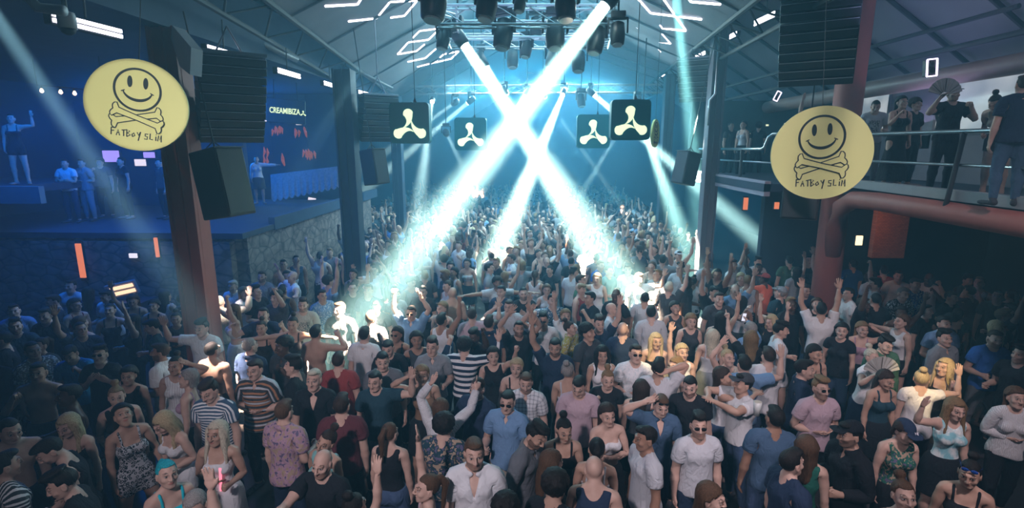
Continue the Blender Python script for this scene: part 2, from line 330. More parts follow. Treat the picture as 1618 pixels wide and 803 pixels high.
def build_templates():
    for fem in (False, True):
        D = sizes(fem); sh, el, w = D['sh'], D['el'], D['wr']
        f = Field(*fine(fem)); torso(f, fem); hands(f, fem); head(f, fem); feet(f)
        register('body', fem, *f.mesh(), 'body', 'body')
        def garment(name, zlo, zhi, xmax, hole, off=.013, loose=0.0, legs=False, extra=None, mode='body', post=None, h=.014, arms=True):
            g = Field(*coarse(h, max(xmax + .03, .30), zlo - .04, 1.58)); torso(g, fem, off=off, legs=legs, neck=False, arms=arms)
            if loose: g.cone((0, .005, 1.28), (0, .012, zlo + .02), .125 if fem else .15, (.178 if fem else .172) + loose, .05, sc=(1, 1.28, 1)); g.cone((0, .012, zlo + .02), (0, .012, zlo - .05), (.178 if fem else .172) + loose, (.182 if fem else .178) + loose, .03, sc=(1, 1.28, 1))
            if xmax > sh + .05 and arms and not legs:
                for s in (-1, 1): g.cone((s * sh, 0, SHZ - .005), (s * min(xmax + .04, w), 0, SHZ - .008), (.062 if fem else .074), (.056 if fem else .072) if xmax < el else (.036 if fem else .042), .03)
            if extra: extra(g)
            g.clip(lambda X, Y, Z: np.maximum(np.maximum(zlo - Z, Z - zhi), np.abs(X) - xmax) + 0 * Y)
            if hole: g.clip(hole)
            if post: post(g)
            register(name, fem, *g.mesh(), 'cloth', mode)
        crew = lambda X, Y, Z: np.where(Z > 1.42, .074 - np.sqrt(X ** 2 + (Y - .005) ** 2 * 1.1 + np.maximum(0, 1.50 - Z) ** 2 * 1.2), -1.0)
        vee = lambda X, Y, Z: np.maximum(crew(X, Y, Z), np.where(Y < 0, (Z - 1.29) * .26 - np.abs(X), -1.0) * 1.0)
        garment('tee', .89, 1.56, .345 if not fem else .27, crew, loose=.012)
        garment('longsleeve', .89, 1.56, w - .02, crew, loose=.008)
        polo = lambda X, Y, Z: np.maximum(crew(X, Y, Z), np.where(Y < 0, (Z - 1.40) * .5 - np.abs(X), -1.0))
        def collar(g):
            for s in (-1, 1):
                for a0, a1 in ((18, 50), (50, 90), (90, 135), (135, 180)):
                    p = [(s * .082 * math.sin(math.radians(a)), .012 - .076 * math.cos(math.radians(a)), 1.478 + .028 * (a / 180)) for a in (a0, a1)]
                    g.cone(p[0], p[1], .016, .016, .012, sc=(1, 1, .62))
        garment('shirt', .87, 1.56, .375 if not fem else w - .02, polo, loose=.02, post=collar)
        garment('openshirt', .87, 1.56, .375, vee, loose=.02, post=collar)
        garment('longshirt', .87, 1.56, w - .03, polo, loose=.02, post=collar)
        tank_hole = lambda X, Y, Z: np.maximum(np.where(Z > 1.36, .085 - np.sqrt(X ** 2 + (Z - 1.52) ** 2 * .6) - 0 * Y, -1.0), np.where(Z > 1.36, np.abs(X) - (sh - .03) + 0 * Y, -1.0))
        garment('tank', .90, 1.50, sh + .01, tank_hole, arms=False)
        strap_hole = lambda X, Y, Z: np.where(Z > 1.35, .012 - np.abs(np.abs(X) - .088) + 0 * Y, -1.0)
        strap = lambda X, Y, Z: np.where(Z > 1.345 - (Y > 0) * .06, np.abs(np.abs(X) - .09) - .012 + 0 * Y, -1.0)
        garment('camisole', 1.0, 1.50, sh + .02, strap, off=.010, arms=False, h=.012)
        garment('croptop', 1.16, 1.50, sh + .02, strap, off=.010, arms=False, h=.012)
        garment('tube', 1.17, 1.335, sh + .02, None, off=.010, arms=False)
        def skirtx(g): g.cone((0, .012, 1.04), (0, .02, .88), .12, .205, .04, sc=(1, 1.28, 1)); g.cone((0, .02, .88), (0, .015, .45), .205, .235, .04, sc=(1, 1.15, 1))
        garment('dress', .52, 1.50, sh + .02, strap, off=.010, arms=False, extra=skirtx, mode='skirt', h=.015)
        garment('longdress', .16, 1.50, sh + .02, strap, off=.012, arms=False, extra=lambda g: g.cone((0, .01, 1.02), (0, .015, .1), .135, .26, .06, sc=(1, 1.12, 1)), mode='skirt', h=.018)
        garment('playsuit', .74, 1.50, sh + .02, strap, off=.014, arms=False, legs=True, h=.015)
        garment('skirt', .55, 1.05, .3, None, off=.012, arms=False, extra=skirtx, mode='skirt', h=.016)
        garment('trousers', .09, 1.03, .3, None, off=.014, arms=False, legs=True, h=.016)
        garment('shorts', .50 if not fem else .74, 1.03, .3, None, off=.020, arms=False, legs=True, h=.016)
        g = Field(*coarse(.008, .2, -.02, .2))
        for s in (-1, 1):
            g.cone((s * .10, .05, .045), (s * .105, .03, .10), .043, .042, .03); g.cone((s * .10, .055, .035), (s * .116, -.14, .028), .042, .037, .02, sc=(1, 1, 1.15)); g.ell((s * .118, -.17, .026), (.046, .055, .028), .02)
        g.clip(lambda X, Y, Z: np.maximum(-Z - .005, Z - .115) + 0 * X + 0 * Y); register('shoe', fem, *g.mesh(), 'shoe', 'body')
        # hair, all around the same skull
        def hairfield(h=.0085, z0=1.1): return Field(steps((-.2, .2, h)), steps((-.2, .3, h)), steps((z0, 1.86, h)))
        face = lambda X, Y, Z, lo=1.60, fr=1.715: np.where((Z < fr + .6 * np.minimum(0, -(np.abs(X) - .05))) & (Y < -.015), 1.0, np.where((Z < lo) & (Y < .02), 1.0, -1.0)) + 0 * X
        def soft_face(fr=1.715, lo=1.585, yy=-.02):
            def fn(X, Y, Z):
                cut = -(np.maximum(np.maximum(Y - yy, Z - fr + np.maximum(np.abs(X) - .045, 0) * .7), -9))   # >0 inside the face box
                ear = -(np.maximum(np.maximum(Y - .035, Z - 1.665), -9))
                return np.maximum(np.maximum(cut, ear), (lo - Z) - 0 * X)
            return fn
        def strands(g, amp, fx=90, fz=12, seed=0):
            X, Y, Z = g.pts((slice(None),) * 3); th = np.arctan2(Y, X)
            g.F = g.F + (amp * np.sin(th * 26 + np.sin(Z * 31 + seed) * 2.2) * np.cos(Z * fz + th * 5)).astype(np.float32)
        g = hairfield(); g.ell((0, .019, 1.673), (.081, .102, .098), .01); g.ell((0, -.045, 1.75), (.058, .05, .024), .03); strands(g, .002); g.clip(soft_face(1.722, 1.585)); register('short_hair', fem, *g.mesh(), 'hair', 'head')
        g = hairfield(); g.ell((0, .019, 1.671), (.080, .100, .098), .01); g.clip(soft_face(1.725, 1.60)); register('buzz_hair', fem, *g.mesh(), 'hair', 'head')
        g = hairfield(); g.ell((0, .019, 1.675), (.081, .102, .097), .01)
        g.ell((0, -.045, 1.768), (.060, .060, .030), .03); g.ell((0, .02, 1.772), (.066, .085, .026), .03); strands(g, .004); g.clip(soft_face(1.725, 1.60)); register('quiff_hair', fem, *g.mesh(), 'hair', 'head')
        g = hairfield(); g.ell((0, .025, 1.69), (.115, .125, .115), .01)
        X, Y, Z = g.pts((slice(None),) * 3); g.F = g.F + (.009 * np.sin(X * 95) * np.sin(Y * 95 + 1) * np.sin(Z * 95 + 2)).astype(np.float32); g.clip(soft_face(1.715, 1.575, -.035)); register('curly_hair', fem, *g.mesh(), 'hair', 'head')
        def longbase(g, wid=.088):
            g.ell((0, .02, 1.678), (wid, .110, .104), .01)
        g = hairfield(); longbase(g, .094); g.cone((0, .05, 1.66), (0, .085, 1.36), .092, .07, .05, sc=(1, 1.35, 1)); 
        for s in (-1, 1): g.cone((s * .075, .02, 1.66), (s * .09, .035, 1.42), .034, .022, .03)
        strands(g, .005); g.clip(soft_face(1.722, 1.2, -.01)); register('long_hair', fem, *g.mesh(), 'hair', 'hair')
        g = hairfield(); longbase(g, .094); g.cone((0, .05, 1.66), (0, .075, 1.44), .088, .07, .05, sc=(1, 1.35, 1))
        for s in (-1, 1): g.cone((s * .078, .0, 1.67), (s * .092, -.075, 1.33), .036, .026, .03); g.cone((s * .082, .02, 1.65), (s * .09, .02, 1.45), .036, .03, .03)
        strands(g, .005)
        def fr(X, Y, Z): return -(np.maximum(np.maximum(Y + .01, Z - 1.722), np.abs(X) - .058 - np.maximum(0, 1.55 - Z) * .2))
        g.clip(fr); register('front_hair', fem, *g.mesh(), 'hair', 'hair')
        g = hairfield(); longbase(g, .092); g.cone((0, .03, 1.66), (0, .045, 1.57), .095, .085, .04, sc=(1, 1.2, 1)); strands(g, .004); g.clip(soft_face(1.722, 1.55, -.02)); register('bob_hair', fem, *g.mesh(), 'hair', 'head')
        g = hairfield(); g.ell((0, .019, 1.672), (.083, .103, .099), .01); g.ell((0, .085, 1.79), (.045, .045, .042), .015); strands(g, .003); g.clip(soft_face(1.725, 1.60)); register('bun_hair', fem, *g.mesh(), 'hair', 'head')
        g = hairfield(); g.ell((0, .019, 1.672), (.082, .102, .099), .01); g.cone((0, .12, 1.72), (0, .17, 1.66), .03, .034, .02); g.cone((0, .17, 1.66), (0, .15, 1.40), .034, .016, .02); strands(g, .003)
        g.clip(lambda X, Y, Z: np.where(Y > .11, -1.0, soft_face(1.725, 1.60)(X, Y, Z))); register('ponytail', fem, *g.mesh(), 'hair', 'head')
        g = hairfield(); g.ell((0, .02, 1.69), (.089, .110, .098), .01); g.clip(lambda X, Y, Z: 1.70 - .10 * Y - Z + 0 * X)
        g.cone((-.035, -.115, 1.712), (.035, -.115, 1.712), .052, .052, .008, sc=(1, 1, 6)); register('cap', fem, *g.mesh(), 'hair', 'head')
        g = hairfield(.006)
        for s in (-1, 1): g.ell((s * .034, -.100, 1.654), (.029, .008, .020), .003); g.cone((s * .058, -.092, 1.66), (s * .082, .005, 1.66), .0035, .0035, .003)
        g.cone((-.01, -.104, 1.66), (.01, -.104, 1.66), .004, .004, .003); register('sunglasses', fem, *g.mesh(), 'hair', 'head')
# ------------------------------------------------------------------ materials
MATS = {}
class NT:
    def __init__(s, name):
        s.m = bpy.data.materials.new(name); s.m.use_nodes = True; s.t = s.m.node_tree; s.b = s.t.nodes['Principled BSDF']; s.o = s.t.nodes['Material Output']
    def n(s, typ, **kw):
        x = s.t.nodes.new('ShaderNode' + typ)
        for k, v in kw.items():
            if k[0] == 'i' and k[1:].isdigit(): x.inputs[int(k[1:])].default_value = v
            else: setattr(x, k, v)
        return x
    def l(s, a, b): s.t.links.new(a, b)
    def math(s, op, a, b=None, c=None):
        x = s.n('Math', operation=op)
        for i, v in enumerate((a, b, c)):
            if v is None: continue
            if hasattr(v, 'links'): s.l(v, x.inputs[i])
            else: x.inputs[i].default_value = v
        return x.outputs[0]
    def mix(s, f, a, b):
        x = s.n('Mix', data_type='RGBA')
        for sock, v in ((x.inputs[0], f), (x.inputs[6], a), (x.inputs[7], b)):
            if hasattr(v, 'links'): s.l(v, sock)
            else: sock.default_value = v if not isinstance(v, tuple) or len(v) == 4 else (*v, 1)
        return x.outputs[2]
    def bump(s, h, strength=.3, dist=.01):
        x = s.n('Bump'); x.inputs['Strength'].default_value = strength; x.inputs['Distance'].default_value = dist; s.l(h, x.inputs['Height']); s.l(x.outputs[0], s.b.inputs['Normal'])
    def noise(s, vec, scale, detail=3, rough=.5):
        x = s.n('TexNoise'); x.inputs['Scale'].default_value = scale; x.inputs['Detail'].default_value = detail; x.inputs['Roughness'].default_value = rough
        if vec is not None: s.l(vec, x.inputs['Vector'])
        return x
    def ramp(s, f, stops):
        x = s.n('ValToRGB'); e = x.color_ramp.elements
        while len(e) < len(stops): e.new(.5)
        for q, (p, c) in zip(e, stops): q.position = p; q.color = (*c, 1) if len(c) == 3 else c
        s.l(f, x.inputs[0]); return x.outputs[0]
def simple(name, col, rough=.6, metal=0.0, noise=0.0, scale=6.0, bump=0.0, coord='Object'):
    if name in MATS: return MATS[name]
    k = NT(name); k.b.inputs['Roughness'].default_value = rough; k.b.inputs['Metallic'].default_value = metal; k.b.inputs['Base Color'].default_value = (*col, 1)
    tc = k.n('TexCoord').outputs[coord]; nz = k.noise(tc, scale, 4)
    if noise: k.l(k.mix(nz.outputs[0], tuple(c * (1 - noise) for c in col), tuple(min(1, c * (1 + noise)) for c in col)), k.b.inputs['Base Color'])
    if bump: k.bump(nz.outputs[0], bump)
    MATS[name] = k.m; return k.m
def emit(name, col, strength, base=(0, 0, 0)):
    if name in MATS: return MATS[name]
    k = NT(name); k.b.inputs['Base Color'].default_value = (*base, 1); k.b.inputs['Emission Color'].default_value = (*col, 1); k.b.inputs['Emission Strength'].default_value = strength
    MATS[name] = k.m; return k.m
def rest_xyz(k):
    a = k.n('Attribute', attribute_name='rest'); sp = k.n('SeparateXYZ'); k.l(a.outputs['Vector'], sp.inputs[0]); return a.outputs['Vector'], sp.outputs
def skin_mat(beard):
    nm = 'skin_with_' + beard if beard else 'skin'
    if nm in MATS: return MATS[nm]
    k = NT(nm); v, (x, y, z) = rest_xyz(k); ax = k.math('ABSOLUTE', x); oc = k.n('ObjectInfo').outputs['Color']
    def ellmask(cx, cz, rx, rz, soft=.35):     # 1 inside an ellipse on the face front
        dx = k.math('DIVIDE', k.math('SUBTRACT', ax, cx), rx); dz = k.math('DIVIDE', k.math('SUBTRACT', z, cz), rz)
        d = k.math('ADD', k.math('MULTIPLY', dx, dx), k.math('MULTIPLY', dz, dz)); mr = k.n('MapRange'); k.l(d, mr.inputs[0])
        mr.inputs[1].default_value = 1 + soft; mr.inputs[2].default_value = 1 - soft; mr.inputs[3].default_value = 0; mr.inputs[4].default_value = 1
        return k.math('MULTIPLY', mr.outputs[0], k.math('LESS_THAN', y, -.05))
    nz = k.noise(v, 14, 4).outputs[0]
    dk = k.n('Mix', data_type='RGBA', blend_type='MULTIPLY', i0=1.0); k.l(oc, dk.inputs[6]); k.l(k.ramp(nz, [(.3, (.86, .80, .78)), (.7, (1, 1, 1))]), dk.inputs[7]); base = dk.outputs[2]
    hairc = {'': (.045, .025, .015), 'dark_beard': (.035, .022, .018), 'brown_beard': (.13, .07, .04), 'lipstick': (.05, .03, .02)}[beard]
    if 'beard' in beard:
        jaw = k.math('MULTIPLY', k.math('MULTIPLY', k.math('LESS_THAN', z, k.math('ADD', 1.596, k.math('MULTIPLY', ax, .45))), k.math('GREATER_THAN', z, 1.528)), k.math('LESS_THAN', y, .0))
        no = k.math('SUBTRACT', 1.0, ellmask(0, 1.584, .022, .008)); base = k.mix(k.math('MULTIPLY', k.math('MULTIPLY', jaw, no), .62), base, hairc)
    lip = (.42, .10, .09) if beard == 'lipstick' else (.36, .15, .12)
    base = k.mix(k.math('MULTIPLY', ellmask(0, 1.585, .023, .010), .7), base, lip)
    dx = k.math('DIVIDE', k.math('SUBTRACT', ax, .034), .019); zz = k.math('ADD', z, k.math('MULTIPLY', k.math('ABSOLUTE', k.math('SUBTRACT', ax, .028)), .42)); dz = k.math('DIVIDE', k.math('SUBTRACT', zz, 1.6885), .0034)
    br = k.math('MULTIPLY', k.math('LESS_THAN', k.math('ADD', k.math('MULTIPLY', dx, dx), k.math('MULTIPLY', dz, dz)), 1.0), k.math('LESS_THAN', y, -.04)); base = k.mix(k.math('MULTIPLY', br, .75), base, hairc)
    base = k.mix(ellmask(.033, 1.656, .0150, .0058), base, (.45, .45, .45)); base = k.mix(ellmask(.033, 1.6565, .0066, .0064), base, (.02, .015, .012))
    base = k.mix(k.math('MULTIPLY', ellmask(.033, 1.6645, .0185, .0024), .9), base, (.03, .02, .018))
    k.l(base, k.b.inputs['Base Color']); k.b.inputs['Roughness'].default_value = .5; k.b.inputs['Specular IOR Level'].default_value = .4
    MATS[nm] = k.m; return k.m
def cloth_mat(kind):
    """kind: plain, stripes, wide_stripes, leopard, plaid, floral, denim, tiedye, print, lace"""
    nm = kind + '_cloth'
    if nm in MATS: return MATS[nm]
    k = NT(nm); v, (x, y, z) = rest_xyz(k); oc = k.n('ObjectInfo').outputs['Color']; base = oc
    def dark(f, fac=.25, tint=None):
        return k.mix(f, base, tint) if tint else k.mix(f, base, k.mix(fac, (0, 0, 0), oc))
    if kind == 'stripes': base = k.mix(k.math('GREATER_THAN', k.math('SINE', k.math('MULTIPLY', z, 190)), .1), base, (.75, .78, .8))
    if kind == 'wide_stripes': base = k.mix(k.math('GREATER_THAN', k.math('SINE', k.math('MULTIPLY', z, 75)), 0), base, (.78, .8, .82))
    if kind == 'colour_stripes':
        base = k.mix(k.math('GREATER_THAN', k.math('SINE', k.math('MULTIPLY', z, 120)), .3), base, (.42, .20, .10)); base = k.mix(k.math('GREATER_THAN', k.math('SINE', k.math('MULTIPLY', z, 67)), .75), base, (.5, .55, .6))
    if kind == 'upright_stripes': base = k.mix(k.math('GREATER_THAN', k.math('SINE', k.math('MULTIPLY', x, 210)), .2), base, (.85, .86, .88))
    if kind == 'leopard':
        vo = k.n('TexVoronoi', feature='F1'); vo.inputs['Scale'].default_value = 34; k.l(v, vo.inputs['Vector']); d = vo.outputs['Distance']
        base = k.mix(k.math('MULTIPLY', k.math('GREATER_THAN', d, .28), k.math('LESS_THAN', d, .52)), base, (.015, .015, .02))
    if kind == 'plaid':
        a = k.math('GREATER_THAN', k.math('SINE', k.math('MULTIPLY', z, 140)), .55); b = k.math('GREATER_THAN', k.math('SINE', k.math('MULTIPLY', x, 140)), .55); base = k.mix(k.math('MULTIPLY', k.math('ADD', a, b), .35), base, (.12, .15, .2))
    if kind in ('floral', 'tiedye', 'print'):
        nz = k.noise(v, {'floral': 26, 'tiedye': 11, 'print': 40}[kind], 3).outputs[0]
        if kind == 'floral': base = k.mix(k.math('GREATER_THAN', nz, .56), base, (.40, .30, .22)); base = k.mix(k.math('LESS_THAN', nz, .40), base, (.13, .11, .20))
        if kind == 'tiedye': base = k.mix(k.ramp(nz, [(.42, (0, 0, 0)), (.6, (1, 1, 1))]), base, (.75, .82, .82))
        if kind == 'print': base = k.mix(k.math('GREATER_THAN', nz, .56), base, (.55, .62, .66))
    if kind == 'lace':
        w = k.n('TexWave', wave_type='BANDS', bands_direction='X'); w.inputs['Scale'].default_value = 22; w.inputs['Distortion'].default_value = 6; k.l(v, w.inputs['Vector']); base = k.mix(k.math('MULTIPLY', w.outputs['Fac'], .45), base, (.25, .25, .27))
    if kind == 'chest_print':
        m = k.math('MULTIPLY', k.math('MULTIPLY', k.math('LESS_THAN', k.math('ABSOLUTE', x), .10), k.math('LESS_THAN', y, -.04)), k.math('MULTIPLY', k.math('GREATER_THAN', z, 1.12), k.math('LESS_THAN', z, 1.36)))
        nz = k.noise(v, 55, 2).outputs[0]; base = k.mix(k.math('MULTIPLY', m, k.math('GREATER_THAN', nz, .52)), base, (.06, .07, .09))
    k.l(base, k.b.inputs['Base Color']); k.b.inputs['Roughness'].default_value = .85; k.b.inputs['Specular IOR Level'].default_value = .2
    mp = k.n('Mapping'); k.l(v, mp.inputs[0]); mp.inputs['Scale'].default_value = (1, 1, .55) if kind != 'denim' else (1, 1, .8)
    nb = k.noise(mp.outputs[0], 15, 2, .45); nb.inputs['Distortion'].default_value = 1.2; k.bump(nb.outputs[0], .75, .022)
    MATS[nm] = k.m; return k.m
def hair_mat():
    if 'hair' in MATS: return MATS['hair']
    k = NT('hair'); v, (x, y, z) = rest_xyz(k); oc = k.n('ObjectInfo').outputs['Color']
    mp = k.n('Mapping'); k.l(v, mp.inputs[0]); mp.inputs['Scale'].default_value = (9, 9, 1.3); nz = k.noise(mp.outputs[0], 14, 3, .6)
    mx = k.n('Mix', data_type='RGBA', blend_type='MULTIPLY', i0=1.0); k.l(oc, mx.inputs[6]); k.l(k.ramp(nz.outputs[0], [(.3, (.45, .42, .4)), (.68, (1.0, 1.0, 1.0))]), mx.inputs[7]); k.l(mx.outputs[2], k.b.inputs['Base Color'])
    k.b.inputs['Roughness'].default_value = .55; k.b.inputs['Specular IOR Level'].default_value = .25; k.bump(nz.outputs[0], .7, .012); MATS['hair'] = k.m; return k.m
# ------------------------------------------------------------------ mesh helpers
def tag(o, label=None, cat=None, group=None, kind=None):
    if label: o['label'] = label
    if cat: o['category'] = cat
    if group: o['group'] = group
    if kind: o['kind'] = kind
    return o
def empty(name, loc, rz=0, label=None, cat=None, group=None, rot=None):
    o = bpy.data.objects.new(name, None); COL.objects.link(o); o.location = loc; o.rotation_euler = rot or (0, 0, rz); o.empty_display_size = .1
    return tag(o, label, cat, group)
class MB:
    def __init__(s): s.bm = bmesh.new()
    def box(s, c, size, rot=None, bevel=0.0):
        r = bmesh.ops.create_cube(s.bm, size=1); vs = r['verts']; M = rot.to_4x4() if rot is not None else Matrix()
        bmesh.ops.transform(s.bm, verts=vs, matrix=Matrix.Translation(Vector(c)) @ M @ Matrix.Diagonal((*size, 1)))
        if bevel: bmesh.ops.bevel(s.bm, geom=list({e for v in vs for e in v.link_edges}), offset=bevel, segments=2, affect='EDGES', profile=.5)
        return s
    def tube(s, pts, r, seg=10, cap=True):
        pts = [Vector(p) for p in pts]; rings = []
        for i, p in enumerate(pts):
            d = (pts[min(i + 1, len(pts) - 1)] - pts[max(i - 1, 0)]).normalized(); a = Vector((0, 0, 1)) if abs(d.z) < .9 else Vector((1, 0, 0)); u = d.cross(a).normalized(); w = d.cross(u)
            rr = r[i] if isinstance(r, (list, tuple)) else r
            rings.append([s.bm.verts.new(p + (u * math.cos(t) + w * math.sin(t)) * rr) for t in [2 * math.pi * k / seg for k in range(seg)]])
        for A, B in zip(rings, rings[1:]):
            for k in range(seg): s.bm.faces.new((A[k], A[(k + 1) % seg], B[(k + 1) % seg], B[k]))
        if cap:
            try: s.bm.faces.new(rings[0][::-1]); s.bm.faces.new(rings[-1])
            except ValueError: pass
        return s
    def prism(s, pts, off):
        """closed outline (3-D points) pushed by vector off"""
        A = [s.bm.verts.new(Vector(p)) for p in pts]; B = [s.bm.verts.new(Vector(p) + Vector(off)) for p in pts]; n = len(A)
        s.bm.faces.new(A); s.bm.faces.new(B[::-1])
        for k in range(n): s.bm.faces.new((A[k], B[k], B[(k + 1) % n], A[(k + 1) % n]))
        return s
    def quad(s, *p): s.bm.faces.new([s.bm.verts.new(Vector(q)) for q in p]); return s
    def build(s, name, mat, parent=None, smooth=False, loc=None, kind=None):
        bmesh.ops.recalc_face_normals(s.bm, faces=s.bm.faces); me = bpy.data.meshes.new(name); s.bm.to_mesh(me); s.bm.free()
        if smooth: me.shade_smooth()
        me.materials.append(mat); o = bpy.data.objects.new(name, me); COL.objects.link(o)
        if parent: o.parent = parent
        if loc is not None: o.location = loc
        if kind: o['kind'] = kind
        return o
def copy_tree(o, parent=None):
    c = o.copy(); COL.objects.link(c); c.parent = parent
    for ch in list(o.children): copy_tree(ch, c)
    return c
def ribbon(mb, pts, w, z=0.0, th=.004, widths=None):
    """flat stroke in the local xz plane, raised by z towards -y"""
    L, Rr = [], []
    for i, p in enumerate(pts):
        a = pts[max(i - 1, 0)]; b = pts[min(i + 1, len(pts) - 1)]; d = Vector((b[0] - a[0], b[1] - a[1])); d = d.normalized() if d.length > 1e-9 else Vector((1, 0)); n = Vector((-d.y, d.x)) * (widths[i] if widths else w / 2)
        L.append((p[0] + n.x, -z, p[1] + n.y)); Rr.append((p[0] - n.x, -z, p[1] - n.y))
    off = Vector((0, -th, 0)); V = mb.bm.verts.new
    l0 = [V(q) for q in L]; r0 = [V(q) for q in Rr]; l1 = [V(Vector(q) + off) for q in L]; r1 = [V(Vector(q) + off) for q in Rr]; F = mb.bm.faces.new
    for i in range(len(pts) - 1):
        F((l1[i], l1[i + 1], r1[i + 1], r1[i])); F((l0[i], r0[i], r0[i + 1], l0[i + 1])); F((l0[i], l0[i + 1], l1[i + 1], l1[i])); F((r0[i], r1[i], r1[i + 1], r0[i + 1]))
    F((l0[0], l1[0], r1[0], r0[0])); F((l0[-1], r0[-1], r1[-1], l1[-1]))
def arcpts(cx, cz, rx, rz, a0, a1, n=24): return [(cx + rx * math.cos(math.radians(a0 + (a1 - a0) * i / n)), cz + rz * math.sin(math.radians(a0 + (a1 - a0) * i / n))) for i in range(n + 1)]
def bez(a, b, c, n=16): return [((1 - t) ** 2 * a[0] + 2 * t * (1 - t) * b[0] + t * t * c[0], (1 - t) ** 2 * a[1] + 2 * t * (1 - t) * b[1] + t * t * c[1]) for t in [i / n for i in range(n + 1)]]
def noemit(m): m.cycles.emission_sampling = 'NONE'; return m

# ------------------------------------------------------------------ materials of the hall
M_floor = simple('dark_floor', (.03, .03, .035), .35, noise=.4, scale=3)
M_black = simple('black_metal', (.018, .022, .028), .7, .0); M_cab = simple('speaker_black', (.018, .02, .026), .55, noise=.3, scale=8); M_grille = simple('grille', (.05, .055, .065), .5, .5)
M_steel = simple('brushed_steel', (.55, .56, .58), .28, .9); M_red = simple('red_painted_column', (.34, .10, .08), .6, noise=.22, scale=4, bump=.15); M_brown = simple('brown_painted_pipe', (.22, .14, .12), .5, noise=.25, scale=5)
M_dark = simple('dark_wall', (.02, .035, .065), .8, noise=.4, scale=2, bump=.3); M_blue = simple('dark_blue_plaster', (.03, .06, .11), .85, noise=.35, scale=3, bump=.2); M_ceil = simple('roof_cloth', (.17, .19, .22), .85, noise=.2, scale=2.2, bump=.5)
M_fascia = simple('grey_fascia', (.30, .31, .33), .7, noise=.15, scale=4); M_frame = simple('window_frame_paint', (.16, .15, .17), .6)
def stone():
    k = NT('stone_blocks'); tc = k.n('TexCoord').outputs['Object']; vo = k.n('TexVoronoi', feature='DISTANCE_TO_EDGE'); vo.inputs['Scale'].default_value = 2.6; mp = k.n('Mapping'); k.l(tc, mp.inputs[0]); mp.inputs['Scale'].default_value = (1, 1, 1.7); k.l(mp.outputs[0], vo.inputs['Vector'])
    nz = k.noise(tc, 5, 5).outputs[0]; base = k.ramp(nz, [(.3, (.10, .085, .08)), (.7, (.30, .25, .23))]); j = k.ramp(vo.outputs['Distance'], [(0, (.3, .3, .3)), (.08, (1, 1, 1))])
    mx = k.n('Mix', data_type='RGBA', blend_type='MULTIPLY', i0=1.0); k.l(base, mx.inputs[6]); k.l(j, mx.inputs[7]); k.l(mx.outputs[2], k.b.inputs['Base Color']); k.b.inputs['Roughness'].default_value = .9; k.bump(vo.outputs['Distance'], .6, .03); return k.m
M_stone = stone()
def brickm():
    k = NT('orange_brick'); tc = k.n('TexCoord').outputs['Object']; b = k.n('TexBrick'); b.inputs['Scale'].default_value = 7; b.inputs['Color1'].default_value = (.42, .16, .08, 1); b.inputs['Color2'].default_value = (.30, .11, .06, 1); b.inputs['Mortar'].default_value = (.15, .09, .07, 1)
    mp = k.n('Mapping'); mp.inputs['Rotation'].default_value = (math.pi / 2, 0, 0); k.l(tc, mp.inputs[0]); k.l(mp.outputs[0], b.inputs['Vector']); k.l(b.outputs['Color'], k.b.inputs['Base Color']); k.b.inputs['Roughness'].default_value = .9; return k.m
M_brick = brickm()
E_tube = noemit(emit('led_white_tube', (.86, .86, 1), 5)); E_strip = noemit(emit('led_strip', (.84, .82, 1), 6)); E_lens = noemit(emit('lit_lens', (.85, 1, .97), 30)); E_logo = noemit(emit('lit_logo', (.80, .95, .66), 1.15, (.6, .7, .5)))
E_orange = noemit(emit('orange_glow', (1, .30, .14), .8)); E_bulb = noemit(emit('warm_bulb', (1, .72, .55), 4)); E_warm = noemit(emit('warm_sign_glow', (1, .66, .42), 1.5)); E_purple = noemit(emit('violet_glow', (.30, .28, 1), 1.4)); E_white = noemit(emit('white_screen', (.75, .80, 1), 1.2)); E_neon = noemit(emit('violet_neon', (.78, .70, 1), 3)); E_blue = noemit(emit('blue_glow', (.08, .2, 1), 1.0)); E_cream = noemit(emit('cream_lamp', (1, .82, .5), 2.0))
M_glasslens = simple('glass_lens', (.5, .6, .6), .1, .3)

# ------------------------------------------------------------------ shell of the hall
def struct(name, mb, m, **k): return tag(mb.build(name, m, **k), kind='structure')
struct('floor', MB().box((0, 18.5, FL - .05), (30, 45, .1)), M_floor)
struct('wall_back', MB().box((0, 40, 4.2), (30, .3, 9.6)), M_blue)
struct('wall_left', MB().box((-14, 18.5, 4.2), (.3, 45, 9.6)), M_dark)
struct('wall_right', MB().box((11.5, 18.5, 4.2), (.3, 45, 9.6)), M_dark)
# roof: two cloth slopes over the dance floor, ridge along the middle
LA, LB, RG = at(648, 172, 24), at(410, -8, 9), Vector((-.3, 12, 8.6)); RA, RB = at(1052, 112, 20), at(1205, -8, 9)
def slope(A, B, name, sx):
    d = (A - B).normalized(); e0 = B - d * 14; e1 = A + d * 16; top0 = Vector((-.3, e0.y, 8.6)); top1 = Vector((-.3, e1.y, 8.6 + (A.z - B.z) / (A.y - B.y) * 0))
    mb = MB(); n = 26
    for i in range(n):
        a, b = i / n, (i + 1) / n; p = [e0.lerp(e1, a), e0.lerp(e1, b), top0.lerp(top1, b), top0.lerp(top1, a)]; m = [(p[1] + p[2]) / 2, (p[0] + p[3]) / 2]
        mb.prism(p, (0, 0, .06))
    struct(name, mb, M_ceil)
    return (A, B, Vector((-.3, (A.y + B.y) / 2, 8.6)))
PLL = slope(LA, LB, 'ceiling', -1); PLR = slope(RA, RB, 'ceiling', 1)
def on_plane(x, y, pl):
    n = (pl[1] - pl[0]).cross(pl[2] - pl[0]).normalized(); r = ray(x, y); o = Vector((0, 0, CZ)); return o + r * ((pl[0] - o).dot(n) / r.dot(n) - .06)
